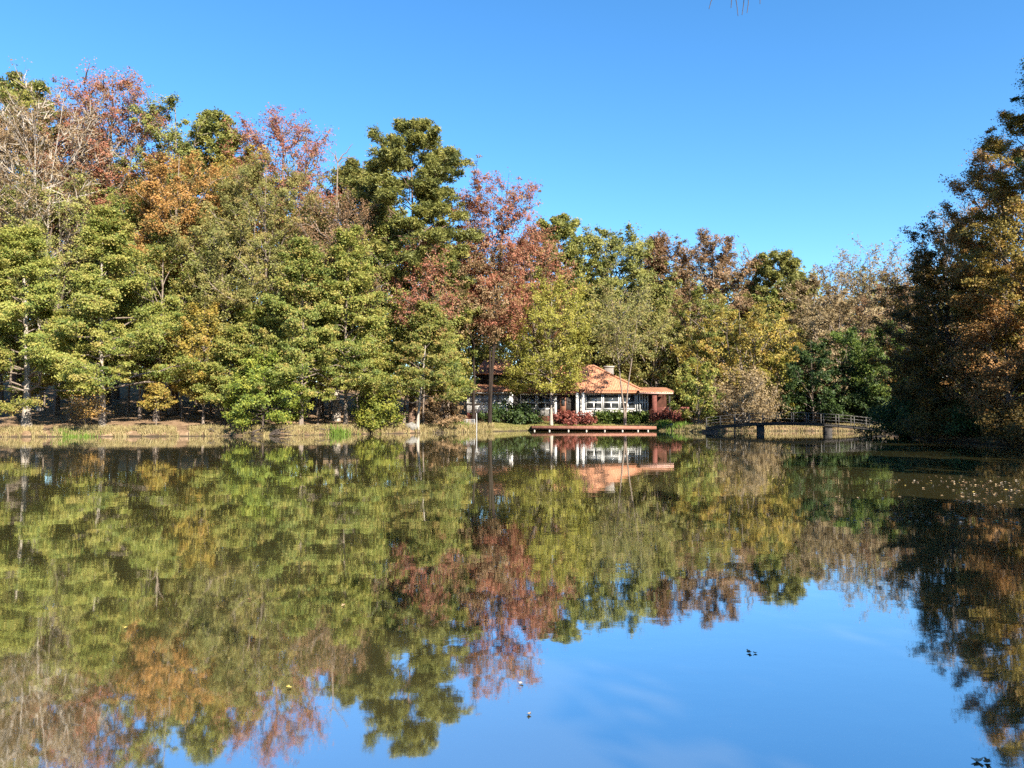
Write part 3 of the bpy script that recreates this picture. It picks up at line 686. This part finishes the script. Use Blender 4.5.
nz = N(nt, 'ShaderNodeTexNoise'); nz.inputs['Scale'].default_value = 1.1; rr = ramp(nt, [(.20, .21, .23), (.34, .35, .37)], [.35, .65]); nt.links.new(nz.outputs['Fac'], rr.inputs[0]); nt.links.new(rr.outputs[0], p.inputs['Base Color']); nt.links.new(p.outputs[0], out.inputs[0]); CURT = m

def slope(mb, e0, e1, t0, t1, pitch=.22, amp=.045, th=.09, lap=.38):
    """barrel tiled roof slope: eave line e0-e1, top line t0-t1 (t0 may equal t1); ribs run down the slope"""
    e0, e1, t0, t1 = [np.array(v, float) for v in (e0, e1, t0, t1)]
    ax = norm(e1 - e0); Ln = np.linalg.norm(e1 - e0); ns = int(Ln / pitch) * 4 + 1
    nrm = norm(np.cross(ax, (t0 + t1) / 2 - (e0 + e1) / 2)); nrm = nrm if nrm[2] > 0 else -nrm
    s0 = (t0 - e0) @ ax; s1 = (t1 - e0) @ ax
    updir = (t0 - e0) - ax * s0
    rows = 12; G = np.zeros((rows + 1, ns, 3))
    for j in range(ns):
        s = Ln * j / (ns - 1)
        f = min(1., s / s0 if s0 > 1e-6 else 1., (Ln - s) / (Ln - s1) if Ln - s1 > 1e-6 else 1.)
        for i in range(rows + 1):
            u = f * i / rows
            G[i, j] = e0 + ax * s + updir * u + nrm * (amp * (math.sin(2 * PI * s / pitch)) + amp + .02 * ((i * 7 + (j // 4) * 5) % 3) * .5)
    ii = np.arange((rows + 1) * ns).reshape(rows + 1, ns)
    mb.add(G, [np.stack([ii[:-1, :-1], ii[:-1, 1:], ii[1:, 1:], ii[1:, :-1]], -1).reshape(-1, 4)])
    # eave lip
    lip = np.stack([G[0], G[0] - nrm * th - np.array([0, 0, amp])], 0); ii = np.arange(2 * ns).reshape(2, ns)
    mb.add(lip, [np.stack([ii[0, :-1], ii[1, :-1], ii[1, 1:], ii[0, 1:]], -1).reshape(-1, 4)])

HY = 97.0
house = empty('lake_house', (5.0, HY, 1.5)); tag(house, 'long low lake house with terracotta tiled roofs and rows of white framed windows', 'house')
OX = np.array([5.0, HY, 1.5])
class HB(MB):
    def build(s, name, mat, parent=None, **k):
        s.V = [v - OX for v in s.V]; return MB.build(s, name, mat, parent or house, **k)
XP = lambda px, Y=HY: at(px, Y)[0]
ZP = lambda py, Y=HY: at(512, Y, py)[1]
zE = ZP(390.5); zF = ZP(417); zG = .5
# main walls and skirting
HB().box(XP(519), XP(648.5), HY, HY + 11, zG, zE - .1).build('wall', GREYW)
HB().box(XP(519), XP(648.5), HY - .06, HY - .003, zG, ZP(416)).build('plinth', BRICK)
# main hip roof
ex0, ex1, ey0, ey1 = XP(517), XP(640.5), HY - .9, HY + 12
zr = ZP(366.5, HY + 5.5); ry = (ey0 + ey1) / 2; rx0, rx1 = ex0 + 6.2, XP(594, HY + 5.5)
mb = HB()
slope(mb, (ex0, ey0, zE), (ex1, ey0, zE), (rx0, ry, zr), (rx1, ry, zr))
slope(mb, (ex1, ey0, zE), (ex1, ey1, zE), (rx1, ry, zr), (rx1, ry, zr))
slope(mb, (ex1, ey1, zE), (ex0, ey1, zE), (rx1, ry, zr), (rx0, ry, zr))
slope(mb, (ex0, ey1, zE), (ex0, ey0, zE), (rx0, ry, zr), (rx0, ry, zr))
roof = mb.build('roof', TILE)
def ridge(pts, name='ridge_cap'):
    mb = HB()
    for a, b_ in pts: mb.tube([np.array(a) + (0, 0, .08), np.array(b_) + (0, 0, .08)], [.16, .16], 8)
    return mb.build(name, TILE, roof, smooth=True)
ridge([((rx0, ry, zr), (rx1, ry, zr)), ((ex1, ey0, zE), (rx1, ry, zr)), ((ex0, ey0, zE), (rx0, ry, zr)), ((ex1, ey1, zE), (rx1, ry, zr))])
HB().box(ex0 + .15, ex1 - .15, ey0 + .12, ey0 + .2, zE - .36, zE - .1).build('fascia', flat('terracotta trim', (.36, .15, .08)))
HB().box(ex0 + .15, ex1 - .15, ey0 + .22, HY - .02, zE - .30, zE - .24).build('soffit', WHITE)
HB().box(XP(519) + .05, XP(648.5) - .05, HY - .09, HY - .004, zE - .55, zE - .31).build('lintel', WHITE)
# chimney
cx0, cx1 = XP(604.5, HY + 7), XP(613.5, HY + 7)
mb = HB(); mb.box(cx0, cx1, HY + 6.6, HY + 7.7, zE, ZP(367.5, HY + 7)); mb.build('chimney', flat('chimney stone', (.15, .13, .115), .9, .2, .3, 5))
mb = HB(); mb.box(cx0 - .1, cx1 + .1, HY + 6.5, HY + 7.8, ZP(367.5, HY + 7) + .003, ZP(366.2, HY + 7)); mb.build('chimney_cap', flat('chimney cap stone', (.24, .22, .2)))
# windows
def window(px0, px1, panes, ztop, zmid, zbot, y=HY, glass=GLASS, upper=2):
    x0, x1 = XP(px0, y), XP(px1, y)
    fr = HB(); yf0, yf1 = y - .12, y - .004
    w_ = .11
    fr.box(x0, x0 + w_, yf0, yf1, zbot, ztop); fr.box(x1 - w_, x1, yf0, yf1, zbot, ztop)
    for z in (zbot, zmid, ztop - .1): fr.box(x0 + w_, x1 - w_, yf0 + .01, yf1, z, z + (.17 if z != zmid else .19))
    for k in range(1, panes):
        xx = x0 + (x1 - x0) * k / panes; fr.box(xx - .075, xx + .075, yf0 + .015, yf1, zbot + .17, zmid)
    f = fr.build('window', WHITE)
    g = HB(); g.box(x0 + w_, x1 - w_, y - .06, y - .02, zbot + .1, ztop - .06); g.build('pane', glass, f)
    return f
zt, zm_, zb_ = ZP(393.5), ZP(403.3), ZP(409.6)
for a, b_ in ((520.5, 536), (537.5, 553)): window(a, b_, 2, zt, zm_, zb_)
for a, b_ in ((585.5, 602), (603, 619), (620, 635.5)): window(a, b_, 2, zt, zm_, zb_)
# double glazed door and narrow side windows
mb = HB()
x0, x1 = XP(637.2), XP(647.6); zd = ZP(411)
for k in range(5):
    xx = x0 + (x1 - x0) * k / 4; mb.box(xx - .08, xx + .08, HY - .13, HY - .004, zd, zt)
for z in (zd, zm_, zt - .16): mb.box(x0 + .08, x1 - .08, HY - .11, HY - .006, z + .002, z + .16)
f = mb.build('door', WHITE); HB().box(x0 + .1, x1 - .1, HY - .06, HY - .02, zd + .1, zt - .05).build('pane', GLASS, f)
# entrance: flat dark panel in place of a recess, door, posts, steps
HB().box(XP(556), XP(576), HY - .05, HY - .004, ZP(414), zt).build('doorway', DARKW_SHADE)
mb = HB(); mb.box(XP(560), XP(566), HY - .12, HY - .055, ZP(414), zt - .3); d_ = mb.build('door', flat('brown door', (.16, .07, .04)))
HB().box(XP(561.2), XP(564.8), HY - .14, HY - .121, ZP(406), zt - .6).build('pane', GLASS, d_)
for px in (555.5, 577.2, 583): HB().box(XP(px, HY - .8) - .16, XP(px, HY - .8) + .16, HY - .85, HY - .55, zG + .2, zE - .3).build('post', WHITE)
for k in range(4): HB().box(XP(558), XP(575), HY - 1.0 - .35 * (k + 1), HY - 1.0 - .35 * k - .003, zG, ZP(414) - .17 * (k + 1)).build('step', BRICK)
HB().box(XP(556), XP(577), HY - 1.0, HY - .07, zG, ZP(414) - .01).build('landing', BRICK)
# left wing
WY = 96.0
wx0, wx1 = XP(467, WY), XP(513, WY); wzE = ZP(391.5, WY)
HB().box(wx0, wx1, WY, WY + 10, zG, wzE - .12).build('wall', PALEW)
HB().box(wx0, wx1, WY - .05, WY - .003, zG, ZP(412.5, WY)).build('plinth', BRICK)
HB().box(wx1 + .003, XP(518.8), WY + .8, WY + 1.3, zG, zE - .2).build('wall', DARKW_SHADE)
for a, b_ in ((469, 479.5), (480.5, 494), (495, 509.5)): 
    x0, x1 = XP(a, WY), XP(b_, WY); mb = HB()
    za, zb2 = ZP(402.8, WY), ZP(393.6, WY)
    mb.box(x0, x0 + .08, WY - .09, WY - .004, za, zb2); mb.box(x1 - .08, x1, WY - .09, WY - .004, za, zb2)
    mb.box(x0 + .08, x1 - .08, WY - .08, WY - .004, zb2 - .1, zb2)
    for k in (1, 2): mb.box(x0 + (x1 - x0) * k / 3 - .025, x0 + (x1 - x0) * k / 3 + .025, WY - .075, WY - .004, za, zb2 - .1)
    f = mb.build('window', GREYW); HB().box(x0 + .08, x1 - .08, WY - .05, WY - .02, za + .01, zb2 - .05).build('pane', CURT, f)
HB().box(wx0 - .05, wx1 - .3, WY - .22, WY - .095, ZP(404, WY), ZP(402.6, WY)).build('sill', WHITE)
a0, a1, b0, b1 = wx0 - .6, XP(514.5, WY), WY - .9, WY + 10.5
ux0, ux1, uy0, uy1 = XP(479, WY + 3), XP(513, WY + 3), WY + 3, WY + 9; uz = ZP(384.5, WY + 3)
mb = HB()
slope(mb, (a0, b0, wzE), (a1, b0, wzE), (ux0, uy0, uz), (ux1, uy0, uz)); slope(mb, (a1, b0, wzE), (a1, b1, wzE), (ux1, uy0, uz), (ux1, uy1, uz))
slope(mb, (a0, b1, wzE), (a0, b0, wzE), (ux0, uy1, uz), (ux0, uy0, uz)); slope(mb, (a1, b1, wzE), (a0, b1, wzE), (ux1, uy1, uz), (ux0, uy1, uz))
mb.build('roof', TILE)
HB().box(a0 + .1, a1 - .1, b0 + .1, b0 + .17, wzE - .3, wzE - .08).build('fascia', GREYW)
uzE = ZP(374, WY + 2.4)
HB().box(ux0, ux1, uy0, uy1, uz - .4, uzE).build('clerestory', DARKW_SHADE)  # near-black colour stands for a gable end in shade
c0, c1, d0, d1 = ux0 - .6, ux1 + .6, uy0 - .6, uy1 + .6; uzr = ZP(360.5, WY + 6); cy = (d0 + d1) / 2
mb = HB()
slope(mb, (c0, d0, uzE), (c1, d0, uzE), (c0 + 1.2, cy, uzr), (c1 - 1.2, cy, uzr)); slope(mb, (c1, d0, uzE), (c1, d1, uzE), (c1 - 1.2, cy, uzr), (c1 - 1.2, cy, uzr))
slope(mb, (c0, d1, uzE), (c0, d0, uzE), (c0 + 1.2, cy, uzr), (c0 + 1.2, cy, uzr)); slope(mb, (c1, d1, uzE), (c0, d1, uzE), (c1 - 1.2, cy, uzr), (c0 + 1.2, cy, uzr))
mb.build('roof', TILE)
# porch
PY = 95.6
px0, px1 = XP(639, PY), XP(673, PY); pz = ZP(391.6, PY)
mb = HB(); slope(mb, (px0, PY - .5, pz), (px1, PY - .5, pz), (px0, PY + 4.5, pz + .62), (px1, PY + 4.5, pz + .62)); mb.build('porch_roof', TILE)
HB().box(px0 + .05, px1 - .05, PY - .42, PY - .34, pz - .30, pz - .07).build('fascia', flat('pink trim', (.55, .33, .27)))
HB().box(px0 + .1, px1 - .1, PY - .3, PY + 4.3, pz - .22, pz - .14).build('soffit', PALEW)
for px in (654.5,): HB().box(XP(px, PY) - .28, XP(px, PY) + .28, PY - .2, PY + .35, zG, pz - .225).build('pillar', BRICK)
HB().box(XP(669.5, PY) - .1, XP(669.5, PY) + .1, PY - .1, PY + .1, zG, pz - .225).build('post', DARKW_SHADE)
HB().box(XP(649), XP(672), HY + 3.4, HY + 3.7, zG, pz + .2).build('wall', surfmat('porch shadow brown', [(.03, .014, .01), (.06, .025, .018)], 3, .95, .2, 5, spec=.05))  # dark brown puts the porch interior's shadow into the wall colour
HB().box(XP(657, PY), XP(690, PY), PY + .4, PY + .65, .8, ZP(407, PY)).build('porch_wall', BRICK)

# planting round the house
T('shrub', 509, 92.5, 402, 425, 54, 'dense', 'rounded dark green bush beside the wing of the house')
T('shrub', 528, 93, 408, 425, 36, 'dense', 'smaller dark green bush touching the rounded one before the windows')
T('shrub', 565, 93.2, 410, 424, 30, 'crimson', 'red leaved bush beside the entrance steps')
T('shrub', 584, 93, 413, 424, 32, 'crimson', 'lower spreading red bush at the foot of the white post')
T('shrub', 664, 92.5, 409, 424, 28, 'crimson', 'deep red bush against the brick porch wall')
T('shrub', 683, 90, 412, 427, 22, 'crimson', 'dull red bush at the end of the brick porch wall')
root = empty('hedge', (XP(619, 94), 94, gz(XP(619, 94), 94))); tag(root, 'clipped green hedge under the row of white framed windows', 'hedge')
rng = np.random.default_rng(8); n = 360; zb0 = gz(XP(619, 94), 94)
C = np.stack([rng.uniform(XP(595, 94), XP(647, 94), n) - XP(619, 94), rng.uniform(-.5, .5, n), rng.uniform(.1, ZP(410.8, 94) - zb0 - .1, n)], 1)
C[:, 2] *= 1 - .12 * np.sin(C[:, 0] * 1.9) ** 2
V, Fc, t = leaves(rng, C, .38, 24, .2, .8); mk('foliage', V, [Fc], LM['bamboo'], root, tint=t)
mb = MB()
for k in range(9): xx = XP(597 + k * 6, 94) - XP(619, 94); mb.tube([(xx, 0, -.2), (xx + .1, .05, .6), (xx - .1, 0, 1.1)], [.05, .04, .02], 6)
mb.build('stem', BARK['dark'], root)

# ------------------------------------------------------------------ deck
DK = surfmat('red stained planks', [(.12, .05, .033), (.19, .08, .052), (.26, .12, .08)], 3, .75, .2, 8, (1, 6, 1))
DY = 86.2
dx0, dx1 = at(532, DY)[0], at(656, DY)[0]; dz = at(512, DY, 426.4)[1]
root = empty('boat_deck', (dx0, DY, 0)); tag(root, 'low red-brown timber deck on pale posts at the water in front of the house', 'deck')
mb = MB()
for k in range(27): mb.box(0, dx1 - dx0, k * .2, k * .2 + .188, dz - .05, dz)
mb.build('deck_top', DK, root)
MB().box(-.03, dx1 - dx0 + .03, -.06, -.004, dz - .33, dz + .01).build('fascia', DK, root)
for k in (.3, 2.4, 4.4): MB().box(.1, dx1 - dx0 - .1, k, k + .12, dz - .26, dz - .053).build('joist', DARKW_SHADE, root)
RW = surfmat('weathered rail', [(.05, .045, .04), (.10, .09, .08)], 6, .8, .3)
PW = surfmat('weathered post', [(.30, .26, .22), (.48, .43, .38)], 6, .9, .4, 6, (2, 2, .5))
for px in (534.5, 549.5, 568.5, 586.5, 604.8, 622.5, 638, 648):
    xx = at(px, DY)[0] - dx0; MB().tube([(xx, .1, -1.2), (xx, .1, dz - .34)], [.095, .09], 9).build('post', PW, root, smooth=True)
for k in range(8):
    xx = .5 + k * 1.9; MB().tube([(xx, 3.0, -1.2), (xx, 3.0, dz - .27)], [.09, .09], 9).build('post', PW, root, smooth=True)

# ------------------------------------------------------------------ bridge
BW = surfmat('weathered dark bridge timber', [(.012, .01, .009), (.028, .023, .02), (.05, .042, .036)], 5, .8, .4, 6)
A = np.array([at(705.5, 80)[0], 80.0]); B = np.array([at(884, 76)[0], 76.0])
ln = np.linalg.norm(B - A); ux = (B - A) / ln; rot = math.atan2(ux[1], ux[0])
bridge = empty('foot_bridge', (A[0], A[1], 0), rot); tag(bridge, 'arched dark timber footbridge with thin railings over the narrow inlet', 'bridge')
def bz(s):
    t = s / ln; return .55 - .2 * t + .64 * (1 - (2 * t - 1) ** 2) 
ss = np.linspace(0, ln, 41)
mb = MB()
for k in range(40 * 2):
    s0, s1 = ln * k / 80, ln * (k + .9) / 80; z0, z1 = bz(s0), bz(s1)
    V = [(s0, -.85, z0), (s1, -.85, z1), (s1, .85, z1), (s0, .85, z0)]
    mb.prism(np.array(V), (0, 0, -.06))
mb.build('deck', BW, bridge)
for yy in (-.80, .68):
    mb = MB()
    for k in range(40):
        z0, z1 = bz(ss[k]) - .064, bz(ss[k + 1]) - .064
        mb.add([(ss[k], yy, z0 - .24), (ss[k + 1], yy, z1 - .24), (ss[k + 1], yy, z1), (ss[k], yy, z0), (ss[k], yy + .12, z0 - .24), (ss[k + 1], yy + .12, z1 - .24), (ss[k + 1], yy + .12, z1), (ss[k], yy + .12, z0)],
               [[(0, 1, 2, 3), (5, 4, 7, 6), (0, 4, 5, 1), (3, 2, 6, 7)]])
    mb.build('beam', BW, bridge)
for yy in (-.81, .81):
    rl = empty('railing', (0, 0, 0)); rl.parent = bridge
    for k in range(0, 13):
        s = .08 + (ln - .16) * k / 12; MB().box(s - .035, s + .035, yy - .035, yy + .035, bz(s) - .3, bz(s) + .92).build('baluster', RW, rl)
    for hgt in (.98, .66, .36):
        mb = MB()
        for k in range(40): mb.bar((ss[k], yy, bz(ss[k]) + hgt), (ss[k + 1], yy, bz(ss[k + 1]) + hgt), .09 if hgt > .9 else .03, .05 if hgt > .9 else .03)
        mb.build('rail', RW, rl)
for px in (760, 827):
    u = (px - 512) / F; s = (A[1] * u - A[0]) / (ux[0] - ux[1] * u)
    mb = MB(); mb.box(s - .34, s + .34, -.7, .7, -1.3, bz(s) - .31); mb.build('pier', BW, bridge)
u = (734 - 512) / F; s = (A[1] * u - A[0]) / (ux[0] - ux[1] * u)
MB().tube([(s, -.6, -1), (s, -.6, bz(s) - .3)], [.08, .08], 8).build('prop_post', BW, bridge)
MB().box(-.35, 1.25, -.75, .75, -.8, bz(.4) - .31).build('abutment', BW, bridge)
MB().box(ln - .9, ln + .6, -.75, .75, -.8, bz(ln) - .31).build('abutment', BW, bridge)

# ------------------------------------------------------------------ floating leaves
LFM = {k: surfmat('floating leaf ' + k, c, 20, .6, .2) for k, c in {
    'tan': [(.20, .13, .065), (.32, .22, .12)], 'yellow': [(.30, .21, .045), (.40, .30, .08)], 'brown': [(.10, .06, .03), (.20, .11, .05)], 'pale': [(.28, .22, .16), (.38, .31, .24)]}.items()}
def leafmesh(seed, L0=.13):
    rng = np.random.default_rng(seed); a = np.linspace(0, 2 * PI, 15)[:-1]
    r = L0 * .5 * (1 + .28 * np.cos(5 * a) + .1 * np.cos(2 * a)); ring = np.stack([r * np.cos(a), r * .8 * np.sin(a), .012 + rng.uniform(.15, .5) * np.abs(r * np.sin(a + rng.uniform(0, 3)))], 1)
    V = np.vstack([[(0, 0, .006)], ring * (.55, .55, .35) , ring]); n = 14
    f3 = [(0, 1 + i, 1 + (i + 1) % n) for i in range(n)]; f4 = [(1 + i, 15 + i, 15 + (i + 1) % n, 1 + (i + 1) % n) for i in range(n)]
    return V, [np.array(f3), np.array(f4)]
protos = {}
for c in LFM:
    for s_ in range(2):
        V, Fs = leafmesh(s_ + 10 * len(c)); ob = mk('floating_leaf', V, Fs, LFM[c], smooth=True); protos[(c, s_)] = ob.data; bpy.data.objects.remove(ob)
rng = random.Random(44)
def leaf(px, py, c, label, sc=1.0, group=None):
    v = (py - 421) / F; Y = CAMZ / math.tan(math.atan(37 / F) * 0 + math.atan((py - 384) / F) - TH)
    o = bpy.data.objects.new('floating_leaf', protos[(c, rng.randrange(2))]); COL.objects.link(o)
    o.location = (at(px, Y)[0], Y, .003); o.rotation_euler = (rng.uniform(-.15, .15), rng.uniform(-.15, .15), rng.uniform(0, 6)); o.scale = (sc * .62,) * 3
    return tag(o, label, 'leaf', group)
GL = 'leaves drifting on the water by the shaded bank'
for i in range(270):
    px = 1030 - abs(rng.gauss(0, 120)); q_ = rng.random()
    if q_ < .35: px = rng.gauss(975, 45); py = rng.gauss(481 + (px - 900) * .05, 2.5)
    elif q_ < .6: px = rng.gauss(985, 22); py = rng.gauss(497, 6)
    elif q_ < .8: px = rng.gauss(940, 60); py = rng.gauss(519, 2.5)
    else: py = rng.uniform(476, 530)
    c = rng.choice(['tan', 'tan', 'tan', 'yellow', 'pale', 'brown', 'tan', 'brown'])
    if py < 470: py = 478
    leaf(px, py, c, {'tan': 'tan fallen leaf in the drift of leaves on the water by the shaded bank', 'yellow': 'yellow fallen leaf in the drift of leaves on the water by the shaded bank',
         'pale': 'pale dry fallen leaf in the drift on the water by the shaded bank', 'brown': 'dark brown fallen leaf in the drift on the water by the shaded bank'}[c], rng.uniform(.5, 1.05), {'tan': GL, 'yellow': 'yellow ' + GL, 'pale': 'pale ' + GL, 'brown': 'dark ' + GL}[c])
for px, py, c, lab, sc in ((746, 653, 'brown', 'dark curled leaf floating alone on the reflected sky', .65), (752, 653.5, 'brown', 'smaller dark leaf touching the lone curled one', .45),
   (529, 715, 'pale', 'pale leaf floating alone below the reflected red tree', .45), (521, 684, 'pale', 'whitish speck of leaf near the tip of the reflected red tree', .4),
   (970, 762, 'pale', 'pale curled leaf at the bottom edge of the picture', .75), (979, 763, 'brown', 'dark leaf beside the pale curled one at the bottom edge', .6),
   (478, 623, 'tan', 'tan leaf on the reflection of the red tree', .6), (524, 628, 'tan', 'second tan leaf, out beyond the first on the reflected red tree', .6),
   (292, 688, 'yellow', 'yellow leaf on the reflected half bare crown', .5), (252, 600, 'brown', 'dark speck of leaf on the reflected olive crown', .6), (345, 606, 'tan', 'lone tan leaf on the reflected pink-red tree', .6),
   (880, 556, 'tan', 'tan leaf alone on the dark reflection of the shaded bank', .7), (960, 566, 'pale', 'pale leaf alone on the dark reflection of the shaded bank', .7),
   (130, 628, 'yellow', 'yellow leaf drifting on the reflected yellow-green trees', .5)):
    leaf(px, py, c, lab, sc)

# ------------------------------------------------------------------ camera, light, sky
cam = bpy.data.cameras.new('camera'); co = bpy.data.objects.new('camera', cam); COL.objects.link(co)
cam.sensor_width = 36; cam.lens = 36 * F / 1024; cam.clip_end = 6000; cam.clip_start = .05
co.location = (0, 0, CAMZ); co.rotation_euler = (PI / 2 + TH, 0, 0); S.camera = co
sun = bpy.data.lights.new('sun', 'SUN'); so = bpy.data.objects.new('sun', sun); COL.objects.link(so)
sun.energy = 5; sun.angle = math.radians(.5); sun.color = (1, .93, .80)
from mathutils import Vector
so.rotation_euler = Vector(tuple(SUNDIR)).to_track_quat('Z', 'Y').to_euler(); so.location = (30, -30, 40)
W = bpy.data.worlds.new('World'); S.world = W; W.use_nodes = True
nt = W.node_tree; bg = nt.nodes['Background']
sk = nt.nodes.new('ShaderNodeTexSky'); sk.sky_type = 'NISHITA'; sk.sun_disc = False
sk.sun_elevation = SUN_EL; sk.sun_rotation = math.atan2(SUNDIR[0], SUNDIR[1])
sk.air_density = 1.0; sk.dust_density = .15; sk.ozone_density = 5; sk.altitude = 200
hs = nt.nodes.new('ShaderNodeHueSaturation'); hs.inputs['Saturation'].default_value = 1.18; hs.inputs['Hue'].default_value = .497
nt.links.new(sk.outputs[0], hs.inputs['Color']); nt.links.new(hs.outputs[0], bg.inputs['Color'])
bg.inputs['Strength'].default_value = .077
S.view_settings.view_transform = 'Standard'; S.view_settings.look = 'None'; S.view_settings.exposure = 1.92; S.view_settings.gamma = 1
S.render.engine = 'CYCLES'
c = S.cycles
c.max_bounces = 6; c.diffuse_bounces = 3; c.glossy_bounces = 2; c.transmission_bounces = 3; c.caustics_reflective = False; c.caustics_refractive = False
c.use_denoising = False; c.use_adaptive_sampling = True; c.adaptive_threshold = .015
